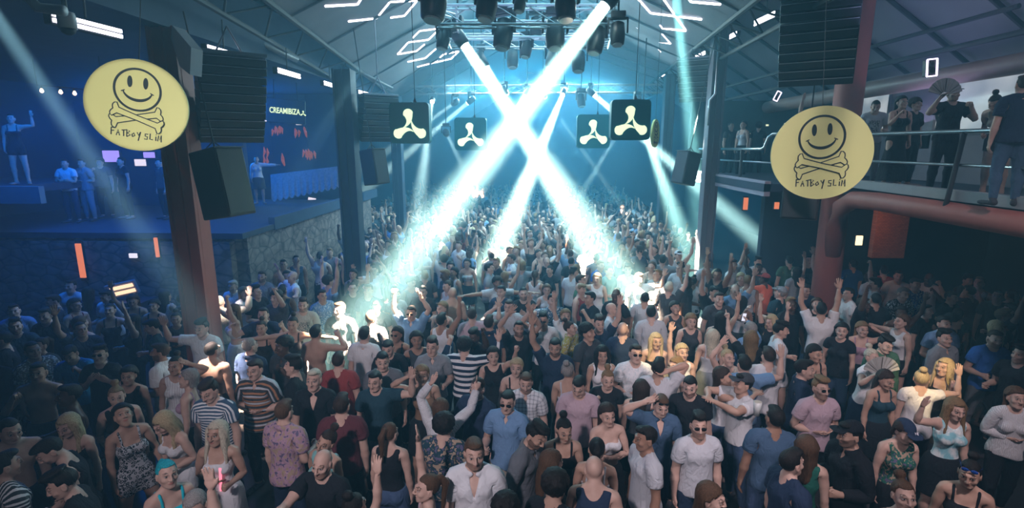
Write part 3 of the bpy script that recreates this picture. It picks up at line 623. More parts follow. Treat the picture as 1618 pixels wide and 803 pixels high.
def roof_z(x, y):
    if x < -.3: e = PLL[1].lerp(PLL[0], (y - PLL[1].y) / (PLL[0].y - PLL[1].y)); 
    else: e = PLR[1].lerp(PLR[0], (y - PLR[1].y) / (PLR[0].y - PLR[1].y))
    if x < -.3 and x < e.x: return 5.62
    if x > e.x and x > -.3: return 7.6 - (x - 5.2) * .52 if x > 5.2 else e.z + .1
    return 8.6 + (e.z - 8.6) * (x + .3) / (e.x + .3)
# wooden-and-steel rafters along the eaves
for A, B, s in ((LA, LB, -1), (RA, RB, 1)):
    d = (A - B).normalized(); e0 = B - d * 10; e1 = A + d * 14; mb = MB(); mb.tube([e0, e1], .06, 8); off = Vector((s * .5, 0, -.35)); mb.tube([e0 + off, e1 + off], .05, 8)
    for i in range(27): t = i / 26; a = e0.lerp(e1, t); b = e0.lerp(e1, min(1, t + .5 / 26)); mb.tube([a, b + off], .02, 6); mb.tube([b + off, e0.lerp(e1, min(1, t + 1 / 26))], .02, 6)
    tag(mb.build('trim_%d' % (1 if s < 0 else 2), M_black), kind='structure')
# the left side above the terraces: a deep dark soffit
struct('ceiling', MB().box((-9.6, 18, 6.1), (8.6, 34, 1.0)), M_blue)
# right side: a sheet roof falling outwards, with purlins, down to a round beam
r0 = [Vector((5.2, -2, 7.6)), Vector((5.2, 30, 7.6)), Vector((9.6, 30, 5.05)), Vector((9.6, -2, 5.35))]
struct('ceiling', MB().prism(r0, (0, 0, .08)), simple('right_roof_sheet', (.20, .21, .25), .7, noise=.2, scale=2))
for i in range(12):
    y = 4.0 + i * 1.7; mb = MB(); mb.tube([(5.2, y, 7.55), (9.5, y + .9, 5.10)], .045, 6); tag(mb.build('trim_%d' % (3 + i), M_black), kind='structure')
mb = MB(); pa, pb = at(1660, 92, 8.8), at(1120, 186, 20); mb.tube([pa + (pa - pb) * .3, pa, pb], .17, 16); struct('beam', mb, M_brown, smooth=True)
mb = MB(); mb.tube([pa + Vector((-.3, 0, .42)), pb + Vector((-.3, 0, .42))], .05, 8); mb.tube([pa + Vector((-.6, 0, .75)), pb + Vector((-.6, 0, .75))], .04, 8); struct('trim_20', mb, M_black)

# columns
def column(name, x, y, w, d, m, top=7.2, rnd=False):
    mb = MB()
    if rnd: mb.tube([(x, y, FL), (x, y, 3.0), (x, y, top)], w / 2, 20)
    else: zc, hh = (top + FL) / 2, top - FL; mb.box((x, y, zc), (w, d, hh), bevel=.02); mb.box((x + w / 2 - .02, y - d / 2 - .03, zc), (.04, .06, hh)); mb.box((x - w / 2 + .02, y - d / 2 - .03, zc), (.04, .06, hh)); mb.box((x, y - d / 2 - .02, zc), (.03, .04, hh))
    return struct(name, mb, m, smooth=rnd)
column('column', -5.38, 8.15, .42, .30, M_red, 5.6); column('column', -4.28, 12.5, .42, .35, simple('navy_column', (.02, .035, .06), .7, noise=.3), 5.6)
column('column', 5.95, 10.6, .50, .5, M_red, 7.4, True); column('column', 4.55, 13.9, .34, .3, simple('indigo_column', (.10, .09, .12), .6), 7.2)
column('column', -4.75, 19, .35, .35, MATS['navy_column'], 5.6); column('column', 4.9, 20, .35, .35, MATS['navy_column'], 6.4)
mb = MB(); mb.tube([(4.33, 13.6, 4.4), (4.33, 13.6, 5.0), (4.45, 13.6, 5.15), (4.45, 13.6, 6.6)], .03, 8); tag(mb.build('drain_pipe', M_steel, smooth=True), 'thin pale pipe running up the indigo column beyond the round sign', 'pipe')

# right terrace: slab, pipe edge with a curved knee into the column, wall with windows, people stand at z 3.2
struct('floor', MB().box((8.6, 5.9, 3.10), (5.4, 10.0, .18)), M_dark)
struct('floor', MB().box((8.0, 13.2, 3.08), (6.7, 4.7, .16)), M_dark)
struct('trim_21', MB().box((5.82, 5.5, 3.24), (.16, 9.8, .14)), M_fascia)
mb = MB(); mb.tube([(5.74, -1, 3.0), (5.74, 9.0, 3.0), (5.76, 9.7, 2.96), (5.82, 10.15, 2.78), (5.9, 10.4, 2.4), (5.93, 10.5, 1.8)], [.15, .15, .155, .16, .17, .17], 18); struct('beam', mb, M_red, smooth=True)
struct('trim_22', MB().box((4.72, 13.2, 3.06), (.12, 4.7, .30)), simple('lilac_fascia', (.34, .31, .38), .7))
def wall_with_windows():
    x = 8.35
    mb = MB(); mb.box((x + .1, 8, 3.65), (.2, 15, .94)); mb.box((x + .1, 8, 5.36), (.2, 15, .24))
    for y0, y1 in ((.5, 1.3), (8.0, 8.1), (11.7, 13.1), (14.6, 15.4)): mb.box((x + .1, (y0 + y1) / 2, 4.5), (.2, y1 - y0, 1.3))
    struct('wall_terrace', mb, simple('mauve_wall', (.20, .17, .20), .8, noise=.2))
    for i, (y0, y1) in enumerate(((1.3, 8.0), (8.1, 11.7), (13.1, 14.6))):
        f = MB(); c = (y0 + y1) / 2
        for z in (4.15, 5.22): f.box((x, c, z), (.08, y1 - y0, .06))
        for y in (y0 + .03, y1 - .03): f.box((x, y, 4.68), (.08, .06, 1.12))
        w = tag(f.build('window_%d' % (i + 1), M_frame), kind='structure')
        k = NT('window_pane_%d' % i); tc = k.n('TexCoord').outputs['Object']; nz = k.noise(tc, 1.3, 2); k.l(k.ramp(nz.outputs[0], [(.3, (.16, .22, .27)), (.7, (.42, .50, .55))]), k.b.inputs['Emission Color']); k.b.inputs['Emission Strength'].default_value = 1.1; k.b.inputs['Base Color'].default_value = (.25, .28, .3, 1); k.b.inputs['Roughness'].default_value = .15; noemit(k.m)  # patchy pane glow stands in for the bright room and reflected hall lights
        tag(MB().box((x + .03, c, 4.68), (.02, y1 - y0 - .08, 1.02)).build('pane', k.m, w), kind='structure')
wall_with_windows()
def lettering(text, mat, size, parent, extrude=.004, name='lettering', sx=1.0):
    c = bpy.data.curves.new(name, 'FONT'); c.body = text; c.size = size; c.extrude = extrude; c.align_x = 'CENTER'; c.align_y = 'CENTER'; c.offset = size * .022
    o = bpy.data.objects.new(name, c); COL.objects.link(o); dg = bpy.context.evaluated_depsgraph_get(); me = bpy.data.meshes.new_from_object(o.evaluated_get(dg)); bpy.data.objects.remove(o); bpy.data.curves.remove(c)
    me.transform(Matrix.Rotation(math.pi / 2, 4, 'X') @ Matrix.Diagonal((sx, 1, 1, 1))); me.materials.clear(); me.materials.append(mat)
    q = bpy.data.objects.new(name, me); COL.objects.link(q); q.parent = parent; return q
# railings of the right terrace
def railing(pts_top, posts, label, zmid=.45, r=.03, lean=0.0, z0=3.2):
    t = empty('railing', (pts_top[0][0], pts_top[0][1], z0), 0, label, 'railing'); o = Vector(t.location)
    mb = MB(); mb.tube([Vector(p) - o for p in pts_top], r, 12); mb.build('handrail', M_steel, t, smooth=True)
    mb = MB(); mb.tube([Vector((p[0], p[1], z0 + zmid)) - o for p in (pts_top[0], pts_top[-1])], r * .7, 10); mb.build('mid_rail', M_steel, t, smooth=True)
    for (x, y, zt) in posts: mb = MB(); mb.tube([Vector((x - lean, y, z0 - .18)) - o, Vector((x - lean * .8, y, z0)) - o, Vector((x, y, zt)) - o], r * 1.1, 10); mb.build('post', M_black, t, smooth=True)
    return t
railing([(5.75, 1.0, 4.08), (5.75, 10.3, 4.10)], [(5.75, 3.2, 4.08), (5.75, 7.45, 4.08), (5.75, 10.1, 4.1)], 'steel handrail of the near right terrace with people behind it', lean=.1)
railing([(5.15, 10.9, 4.14), (4.9, 11.25, 4.14), (4.85, 11.32, 4.08), (4.82, 11.4, 3.88), (4.80, 11.5, 3.84), (4.75, 15.5, 3.82)], [(5.1, 10.95, 4.12), (4.75, 12.4, 3.82), (4.75, 14.2, 3.82), (4.75, 15.4, 3.82)], 'stepped steel railing of the far right terrace behind the round sign', z0=3.1)
for i, (y, z) in enumerate(((6.55, 3.95), (11.9, 3.8), (12.1, 3.78))):
    mb = MB(); mb.tube([(6.35 if i == 0 else 5.6, y, 3.2), (6.35 if i == 0 else 5.6, y, z)], .03, 10); tag(mb.build('barrier_post', M_steel, smooth=True), ['short steel post standing behind the near handrail beside the navy polo man', 'thin steel post standing on the far right terrace', 'second thin steel post on the far right terrace'][i], 'post')
struct('wall_far', MB().box((8.0, 16.4, 4.1), (6.6, .2, 2.2)), simple('teal_wall', (.02, .06, .08), .8, noise=.3))
# below the right terrace
struct('wall_under', MB().box((8.6, 13.5, 1.25), (5.6, .2, 3.5)), M_dark)
struct('wall_brick', MB().box((7.95, 11.95, 2.0), (.70, .15, 1.1)), M_brick)
def wall_lamp(p, size, m, label, nm='wall_lamp', cat='lamp', glow='glow'):
    t = empty(nm, p, 0, label, cat); MB().box((0, .03, 0), (size[0] * 1.25, .05, size[1] * 1.2), bevel=.01).build('housing', M_black, t); MB().box((0, -.01, 0), (size[0], .04, size[1]), bevel=.008).build(glow, m, t); return t
wall_lamp(at(1357, 380, 11.2), (.13, .2), E_cream, 'square cream wall lamp glowing under the right terrace beside the red column')
area('brick_lamp_light', at(1375, 352, 11.2), at(1402, 368, 12), 4, (.3, .2), (1, .45, .25))
for i, (x, y, Y) in enumerate(((1178, 322, 12.5), (1227, 325, 12.0))): wall_lamp(at(x, y, Y), (.10, .28 if i == 0 else .15), E_orange, ['tall orange lamp on the dark wall under the far right terrace', 'small orange lamp under the far right terrace beside the speaker'][i])
for i, (x, y, Y) in enumerate(((1160, 213, 16.2), (1187, 212, 16.2), (1212, 198, 16.2), (1241, 196, 16.2), (1133, 224, 16.2))):
    wall_lamp(at(x, y, Y), (.07, .05), (E_bulb, E_bulb, E_logo, E_logo, E_white)[i], ['warm round lamp glowing above the far railing', 'dim warm lamp beside the brighter one above the far railing', 'first tiny green light on the dark wall above the stepped railing', 'second tiny green light above the stepped railing, by the round sign', 'pale small lamp by the indigo column above the far railing'][i])

# left terraces
struct('floor', MB().box((-10, 15.6, .75), (7.7, 9.0, 2.5)), M_stone)
struct('floor', MB().box((-10, 15.5, 2.03), (7.8, 9.3, .12)), M_dark)
struct('wall_stone', MB().box((-9.3, 10.95, .7), (5.8, .2, 2.4)), M_stone)
struct('wall_side', MB().box((-12.6, 9.3, .7), (1.6, 3.2, 2.4)), M_dark)
struct('floor', MB().box((-12.4, 11.6, 3.0), (3.1, 4.0, .16)), M_dark)
struct('wall_parapet', MB().box((-11.3, 10.2, 2.95), (3.2, .12, .34)), simple('slate_parapet', (.10, .16, .20), .7, noise=.2))
struct('wall_bar', MB().box((-11.5, 16.2, 3.6), (5.5, .2, 3.2)), M_blue)
struct('wall_bar', MB().box((-8.0, 18.2, 3.8), (3.6, .2, 3.6)), simple('navy_wall', (.02, .04, .065), .8, noise=.3))
struct('trim_23', MB().box((-6.15, 16.5, 2.1), (.15, 8.5, .30)), M_blue)
def awning():
    mb = MB(); A, B = at(427, 276, 17.5), at(542, 262, 17.0); A2, B2 = at(429, 315, 17.2), at(542, 292, 16.7); n = 12; V = []
    top = [A.lerp(B, i / (n * 6)) for i in range(n * 6 + 1)]; bot = [A2.lerp(B2, i / (n * 6)) - Vector((0, 0, .10 * abs(math.sin(math.pi * i / 6)))) for i in range(n * 6 + 1)]
    for i in range(n * 6): mb.prism([top[i], top[i + 1], bot[i + 1], bot[i]], (0, .05, 0))
    tag(mb.build('awning', simple('grey_canvas', (.30, .27, .31), .9, noise=.5, scale=14)), 'long grey scalloped awning over the left bar between the two columns', 'awning')
awning()
# lamps and signs on the left
for (x, y, Y, w, h, l) in ((128, 412, 10.8, .12, .75, 'tall orange lamp panel on the stone wall above the man in grey tee'), (248, 391, 10.8, .07, .42, 'short orange lamp on the stone wall near the red column')): wall_lamp(at(x, y, Y), (w, h), E_orange, l)
t = wall_lamp(at(211, 404, 10.8), (.17, .10), E_white, 'small bright white box lamp on the stone wall', glow='lit_face')
def menu_board():
    p = at(192, 458, 10.5); t = empty('menu_board', p, math.radians(-14), 'lit menu board with two rows of warm letters on the bar', 'sign'); t.rotation_euler = (math.radians(8), math.radians(-12), math.radians(8))
    MB().box((0, .03, 0), (.62, .08, .30), bevel=.01).build('housing', simple('board_grey', (.3, .32, .36), .5), t)
    for k, z in enumerate((.06, -.06)):
        MB().box((.04, -.02, z), (.46, .03, .072)).build('lit_row', noemit(emit('board_glow', (1, .68, .45), 1.6)), t)
    for sx in (-.22, .22): MB().tube([(sx, .04, -.12), (sx, .04, .71 - p.z)], .015, 8).build('stand', M_black, t)
menu_board()
struct('wall_bar_counter', MB().box((-8.9, 10.55, .1), (1.6, .5, 1.2)), M_dark)
for i, (x, y) in enumerate(((141, 62), (163, 66), (186, 71), (66, 144), (96, 146), (118, 148), (144, 152))):
    t = empty('festoon_bulb', at(x, y, 10.5), 0, 'warm festoon bulb, ' + ['first of three beside the white ceiling dome', 'middle of the three under the LED bar', 'third of three nearest the yellow disc', 'outermost of the four on the lower string', 'second of the four on the lower string', 'third of the four on the lower string', 'last of the lower string, against the yellow disc'][i], 'light bulb', 'festoon bulbs on the left')
    mb = MB(); mb.tube([(0, 0, .05), (0, 0, .02), (0, 0, -.01), (0, 0, -.035)], [.014, .03, .034, .01], 10); mb.build('bulb', E_bulb, t, smooth=True); mb = MB(); mb.tube([(0, 0, .05), (0, 0, .10)], .014, 8); mb.build('socket', M_black, t)
for pts, l in ((((60, 143), (96, 146), (118, 148), (165, 154)), 'sagging dark cable carrying the lower festoon bulbs'), (((100, 56), (141, 62), (163, 66), (205, 76)), 'dark cable carrying the three upper festoon bulbs')):
    mb = MB(); q = [at(x, y, 10.5) + Vector((0, 0, .10)) for x, y in pts]; mb.tube([Vector((q[0].x, q[0].y, 5.62))] + q + [Vector((q[-1].x, q[-1].y, 5.62))], .008, 5); tag(mb.build('festoon_cable', M_black), l, 'cable')
for (x, y, Y, w, h, m, l) in ((176, 247, 16.0, .50, .34, E_purple, 'violet glowing screen behind the people on the left terrace'), (236, 245, 16.0, .34, .17, E_purple, 'small violet screen below the yellow disc'), (222, 257, 16.0, .34, .20, E_white, 'white lit screen below the yellow disc'), (491, 325, 18.0, .25, .55, E_white, 'tilted pale blue screen below the grey awning'), (523, 326, 18.0, .32, .14, E_logo, 'small green exit sign glowing below the awning'), (196, 28, 9, .55, .25, E_blue, 'dim blue panel beyond the LED bar at the top')):
    t = wall_lamp(at(x, y, Y), (w, h), m, l, 'screen', 'screen', 'lit_panel')
    if x == 491: t.rotation_euler = (0, math.radians(14), math.radians(30))
for (x, y, s, l) in ((430, 248, .42, 'large cluster of orange lit leaves hanging above the awning'), (488, 243, .24, 'smaller cluster of orange lit leaves nearer the dark column'), (437, 203, .16, 'dim orange lantern below the lit club sign'), (474, 206, .18, 'dim orange lantern beside the lit club sign')):
    p = at(x, y, 18.0); t = empty('hanging_lantern', p, 0, l, 'lantern', 'orange lanterns over the left bar')
    rr = random.Random(x); MB().tube([(0, 0, 0), (0, 0, 5.62 - p.z)], .008, 5).build('hanger', M_black, t)
    for k in range(7):
        a = rr.uniform(-1, 1) * s; z = rr.uniform(-.5, .5) * s; mb = MB(); mb.tube([(a, 0, z + .16 * s / .4), (a + .02, 0, z), (a * 1.2, 0, z - .18)], [.01, .045, .008], 6); mb.build('leaf', noemit(emit('dim_orange', (1, .28, .12), .22)), t)
# a dj-side rig: speakers
def line_array(p, rz, n, w, label, flip=1):
    t = empty('line_array_speaker', p, rz, label, 'speaker'); z = 0; y = 0; tilt = 0
    for k in range(n):
        h = .115; tilt = math.radians(2 + k * 2.6); R = Matrix.Rotation(tilt, 3, 'X'); c = Vector((0, y, z))
        b = MB(); b.box(c, (w, .42, h), R, .01); cb = b.build('cabinet', M_cab, t)
        g = MB(); g.box(c + R @ Vector((0, -.215, .048)), (w * .98, .012, .010), R); g.build('trim_strip', M_steel if 0 else simple('strip_grey', (.42, .46, .52), .4, .3), cb)
        z -= h * 1.04 * math.cos(tilt); y += h * 1.04 * math.sin(tilt) * flip + .035
    b = MB(); b.box((0, 0, .10), (w * 1.02, .5, .05), bevel=.01); b.tube([(-.2, 0, .1), (0, 0, .5)], .015, 6); b.tube([(.2, 0, .1), (0, 0, .5)], .015, 6); b.tube([(0, 0, .5), (0, 0, roof_z(p[0], p[1]) - p[2] - .02)], .012, 6); b.build('flying_frame', simple('frame_grey', (.22, .24, .30), .5, .3), t); return t
line_array(at(364, 98, 8.2), math.radians(40), 10, .92, 'large hanging line array speaker beside the nearer left column')
line_array(at(598, 158, 12.6), math.radians(35), 8, .8, 'hazy line array speaker hanging beside the second left column')
line_array(at(1300, -22, 8.2), math.radians(-30), 11, 1.0, 'large hanging line array speaker over the right round sign', 1)
line_array(at(1098, 100, 14.5), math.radians(-30), 8, .8, 'hazy line array speaker hanging beside the indigo column')
def speaker_box(p, rz, rx, size, label):
    t = empty('hanging_speaker', p, 0, label, 'speaker'); t.rotation_euler = (rx, 0, rz); w, d, h = size
    MB().box((0, 0, 0), (w, d, h), bevel=.02).build('cabinet', M_cab, t); MB().box((0, -d / 2 - .006, 0), (w * .9, .012, h * .94), bevel=.004).build('grille', M_grille, t)
    b = MB(); b.box((0, -d / 2 - .02, h / 2 - .01), (w, .03, .015)); b.build('front_edge', simple('edge_grey', (.10, .12, .14), .5), t)
    b = MB(); b.tube([(0, 0, h / 2), (0, 0, roof_z(p[0], p[1]) + .16 - p[2])], .012, 6); b.tube([(-w / 3, 0, h / 2), (0, 0, h / 2 + .12)], .01, 6); b.tube([(w / 3, 0, h / 2), (0, 0, h / 2 + .12)], .01, 6); b.build('bracket', M_black, t); return t
speaker_box(at(352, 290, 7.6), math.radians(68), math.radians(-10), (.46, .56, .98), 'tilted black speaker cabinet hanging below the nearer left line array')
speaker_box(at(592, 264, 12.2), math.radians(62), math.radians(-8), (.42, .42, .80), 'black speaker cabinet hanging below the hazy left line array')
speaker_box(at(1266, 312, 8.6), math.radians(-30), math.radians(-8), (.50, .48, .70), 'black speaker cabinet under the right round sign')
speaker_box(at(1084, 266, 13.4), math.radians(-62), math.radians(-12), (.42, .42, .80), 'black speaker cabinet hanging beside the indigo column')
# LED bars along both sides of the hall
def led_bar(a, b, w, label, grid=False):
    a, b = Vector(a), Vector(b); m = (a + b) / 2; t = empty('led_bar', m, 0, label, 'light', 'LED bars along the hall'); d = b - a; q = d.to_track_quat('X', 'Z').to_matrix()
    MB().box((0, 0, 0), (d.length * 1.04, .09, w * 1.5), q, .01).build('housing', M_black, t)
    for z in (-.32, .32): MB().box(q @ Vector((0, -.05, z * w)), (d.length, .03, w * .42), q).build('lit_row', E_strip, t)
    MB().tube([(0, .02, w), (0, .05, .5)], .012, 6).build('hanger', M_black, t)
led_bar(at(76, 27, 5.6), at(186, 54, 6.4), .09, 'long near LED bar of white dots left of the white dome')
for (x0, y0, x1, y1, Y0, Y1, l) in ((323, 76, 380, 92, 8.0, 9.0, 'nearer left line array'), (435, 111, 470, 121, 10.4, 11.6, 'lit club sign'), (509, 131, 532, 138, 13, 14, 'dark column, on its near side'), (564, 145, 583, 150, 15.8, 17, 'dark column, on its far side'), (603, 157, 616, 162, 18.4, 19.5, 'cream-logo box, farthest of the row')):
    led_bar(at(x0, y0, Y0), at(x1, y1, Y1), .085, 'white LED bar above the ' + l)
for (x0, y0, x1, y1, Y0, Y1, l) in ((1196, 37, 1228, 22, 12.2, 11.4, 'nearest of the four along the right eave, by the big line array'), (1145, 64, 1167, 53, 15.2, 14.4, 'second of the four along the right eave'), (1101, 91, 1117, 83, 18.2, 17.4, 'third of the four along the right eave'), (1044, 121, 1053, 117, 23, 22.2, 'tiny, farthest of the four along the right eave')):
    led_bar(at(x0, y0, Y0), at(x1, y1, Y1), .10, 'pink-white LED bar, ' + l)
for (x0, y0, x1, y1, l) in ((411, 190, 436, 192, 'thin blue-lit bar under the lit club sign'), (468, 196, 476, 197, 'tiny blue-lit bar beside the club sign')):
    a, b = at(x0, y0, 14.8), at(x1, y1, 14.8); t = empty('light_bar', (a + b) / 2, 0, l, 'light'); MB().tube([(0, .04, 0), (0, .04, 5.6 - a.z)], .01, 6).build('hanger', M_black, t); MB().box((0, 0, 0), ((b - a).length, .04, .03)).build('lit_edge', E_white, t); MB().box((0, .04, 0), ((b - a).length, .04, .06)).build('housing', M_black, t)
# white dome (motion sensor / camera) by the LED bar
t = empty('dome_camera', at(107, 42, 5.4), 0, 'white cylindrical dome camera hanging in front of the long LED bar', 'camera')
mb = MB(); mb.tube([(0, 0, .14), (0, 0, .13), (0, 0, .09), (0, 0, -.02)], [.03, .07, .078, .078], 20); mb.build('body', simple('white_plastic', (.62, .6, .66), .5), t, smooth=True); mb = MB(); mb.tube([(0, 0, -.02), (0, 0, -.06), (0, 0, -.08)], [.068, .055, .02], 18); mb.build('lens_dome', M_black, t, smooth=True); mb = MB(); mb.tube([(0, 0, .13), (0, 0, .6)], .022, 8); mb.build('stem', M_black, t)
for a, b, l in ((at(20, -30, 5), at(60, 12, 5.2), 'bent pale conduit at the top beside the LED bar'),):
    mb = MB(); mb.tube([a, b, b + Vector((.25, 0, -.03))], .05, 10); tag(mb.build('conduit', simple('pale_pipe', (.35, .38, .42), .5), smooth=True), l, 'pipe')
for i, (x0, y0, x1, y1, Y, r) in enumerate(((90, -20, 320, 58, 8, .09), (240, -10, 470, 95, 9.5, .06), (380, 20, 620, 140, 14, .05))):
    mb = MB(); mb.tube([at(x0, y0, Y), at(x1, y1, Y + 2)], r, 12); tag(mb.build('roof_pipe', simple('blue_pipe', (.10, .13, .16), .45), smooth=True), ['thick dark pipe crossing above the yellow disc', 'thinner dark pipe above the nearer left line array', 'long thin pipe above the row of left LED bars'][i], 'pipe')
mb = MB(); mb.prism([at(272, 40, 7), at(302, 75, 7), at(300, 118, 7), at(284, 105, 7), at(270, 60, 7)], (0, .25, 0)); tag(mb.build('roof_bracket', simple('pale_bracket', (.20, .22, .26), .7)), 'pale folded bracket beside the top of the nearer left column', 'bracket')
# violet neon speakers on the right
for (x, y, Y, w, h, rz, l) in ((1472, 107, 8.4, .14, .24, -6, 'nearest violet-edged wall speaker above the terrace windows'), (1329, 140, 10.8, .12, .22, -12, 'violet-edged wall speaker beside the red column'), (1228, 152, 13.4, .10, .22, 24, 'violet-edged wall speaker above the stepped railing'), (1152, 172, 17, .12, .22, -20, 'far violet-edged wall speaker beside the indigo column')):
    t = empty('wall_speaker', at(x, y, Y), 0, l, 'speaker', 'violet-edged wall speakers'); t.rotation_euler = (0, math.radians(rz), 0)
    MB().box((0, .05, 0), (w, .1, h), bevel=.015).build('cabinet', M_cab, t); mb = MB()
    for c, s in (((0, -.01, h / 2), (w, .02, .018)), ((0, -.01, -h / 2), (w, .02, .018)), ((w / 2, -.01, 0), (.018, .02, h)), ((-w / 2, -.01, 0), (.018, .02, h))): mb.box(c, s)
    mb.build('neon_edge', E_neon, t)
    for z, r in ((h * .22, w * .2), (-h * .16, w * .33)): mb = MB(); mb.tube([(0, 0, z), (0, -.02, z)], r, 16); mb.build('driver', M_black, t)
# ceiling LED figures
FIG = [
 (PLL, 'left slope, outermost at the top edge', [(513, 10), (565, 7), (572, -4)]), (PLL, 'left slope, stretching as a long zigzag', [(550, 34), (595, 29), (616, 3), (659, 1), (639, 25), (617, 28)]),
 (PLL, 'left slope, diamond of the middle cluster', [(652, 60), (663, 49), (695, 45), (677, 63), (645, 67), (628, 86), (658, 81), (671, 70)]), (PLL, 'left slope, short hook under the diamond', [(644, 98), (672, 92), (689, 77)]),
 (PLL, 'left slope, small diamond beside the bright beam', [(659, 106), (686, 99), (701, 86), (725, 81), (713, 93), (687, 99)]),
 (PLR, 'right slope, long line with a bend at the top', [(1008, -2), (1028, 21), (1110, 31)]), (PLR, 'right slope, long diagonal with a return', [(1048, -2), (1084, 49), (1047, 45), (1043, 40)]), (PLR, 'right slope, outermost by the eave', [(1088, -2), (1092, 3), (1139, 7)]),
 (PLR, 'right slope, upper chevron of the middle cluster', [(977, 38), (1007, 43), (1026, 62), (997, 58), (980, 55)]), (PLR, 'right slope, crossing chevron of the middle cluster', [(980, 41), (998, 58), (1015, 77)]),
 (PLR, 'right slope, big angle nearest the eave', [(1046, 53), (1060, 69), (1028, 64), (1045, 82), (1017, 80)]), (PLR, 'right slope, small angle beside the hanging lamp', [(967, 72), (960, 65), (986, 69), (1003, 87), (1031, 94)]),
 (PLR, 'right slope, lowest chevron', [(966, 89), (953, 76), (976, 81), (1006, 110), (990, 104)]), (PLR, 'right slope, short bar of the lowest cluster', [(971, 90), (993, 94), (1018, 103)])]
for pl, l, pts in FIG:
    P = [on_plane(x, y, pl) for x, y in pts]; t = empty('ceiling_light', P[0], 0, 'white tube light figure on the ' + l, 'light', 'tube light figures on the ceiling')
    rr = .026
    for a, b in zip(P, P[1:]): mb = MB(); d = (b - a) * .02; mb.tube([a + d - P[0], b - d - P[0]], rr * .8, 8); mb.build('tube', E_tube, t)
# thin battens of the cloth roof
for i in range(9):
    for pl, s in ((PLL, -1), (PLR, 1)):
        y = 6 + i * 2.1; mb = MB(); d = (pl[0] - pl[1]).normalized(); e = pl[1] + d * ((y - pl[1].y) / d.y); mb.tube([e, Vector((-.3, y + 1.0, 8.5))], .03, 6); tag(mb.build('trim_%d' % (30 + i * 2 + (s > 0)), simple('batten', (.08, .10, .12), .6)), kind='structure')

# ------------------------------------------------------------------ rig over the dance floor
def truss(a, b, label, w=.30, r=.022):
    a, b = Vector(a), Vector(b); t = empty('truss', a, 0, label, 'truss'); d = b - a; n = max(3, int(d.length / .5)); u = d.normalized(); s = u.cross(Vector((0, 0, 1))).normalized() * w / 2; v = Vector((0, 0, w / 2)); cs = [s + v, s - v, -s - v, -s + v]
    mb = MB()
    for c in cs: mb.tube([c, c + d], r, 8)
    mb.build('chords', simple('truss_metal', (.32, .36, .38), .35, .7), t); mb = MB()
    for i in range(n):
        for c0, c1 in ((cs[0], cs[1]), (cs[1], cs[2]), (cs[2], cs[3]), (cs[3], cs[0])): mb.tube([c0 + d * i / n, c1 + d * (i + 1) / n], r * .55, 5)
    mb.build('lacing', simple('truss_metal', (.32, .36, .38), .35, .7), t); return t
truss(at(688, 26, 9.6), at(975, 26, 9.6), 'nearest cross truss carrying the hanging lamps'); truss(at(700, 48, 11.6), at(965, 48, 11.6), 'second cross truss of the lamp rig'); truss(at(712, 66, 14), at(958, 66, 14), 'third cross truss of the lamp rig, half lost in haze')
truss(at(706, 22, 9.6), at(722, 66, 14), 'side truss of the lamp rig beside the left beam'); truss(at(957, 22, 9.6), at(951, 66, 14), 'side truss of the lamp rig beside the right beam'); truss(at(650, 143, 19.2), at(1045, 140, 19.2), 'long low truss spanning the far hall with small lamps', .26)
def moving_head(name='moving_head_lamp'):
    t = empty(name, (0, 0, 0)); MB().box((0, 0, .34), (.26, .20, .12), bevel=.02).build('base', M_black, t)
    y = MB(); y.box((-.17, 0, .16), (.03, .08, .26), bevel=.01); y.box((.17, 0, .16), (.03, .08, .26), bevel=.01); y.box((0, 0, .28), (.36, .10, .03)); y.build('yoke', M_black, t)
    h = empty('lamp_head', (0, 0, .04)); h.parent = t
    return t, h
def add_head(h, lit):
    m = MB(); m.tube([(0, 0, .20), (0, 0, .16), (0, 0, -.05), (0, 0, -.20), (0, 0, -.215)], [.06, .12, .135, .12, .10], 18); m.build('shell', simple('lamp_shell', (.03, .034, .04), .4, .1), h, smooth=True)
    m = MB(); m.tube([(0, 0, -.214), (0, 0, -.235)], .088, 20); m.build('lens', E_lens if lit else M_glasslens, h)
protoU, hU = moving_head(); add_head(hU, False); protoL, hL = moving_head(); add_head(hL, True)
usedU = usedL = False
def aim(h, d): h.rotation_euler = Vector(d).to_track_quat('-Z', 'Y').to_euler()
def place_head(p, d, lit, label, s=1.0):
    global usedU, usedL
    if lit: t = protoL if not usedL else copy_tree(protoL); usedL = True
    else: t = protoU if not usedU else copy_tree(protoU); usedU = True
    h = [c for c in t.children if c.name.startswith('lamp_head')][0]; t.scale = (s, s, s); yaw = math.atan2(d[1], d[0]) + math.pi / 2; t.rotation_euler = (0, 0, yaw); aim(h, Matrix.Rotation(-yaw, 3, 'Z') @ Vector(d)); t.location = Vector(p) - Vector((0, 0, .04 * s)); MB().tube([(0, 0, .38), (0, 0, (roof_z(p[0], p[1]) + .04 * s - .03 - p[2]) / s)], .016 / s, 8).build('drop_pole', M_black, t); tag(t, label, 'lamp', 'lamps of the rig'); return t
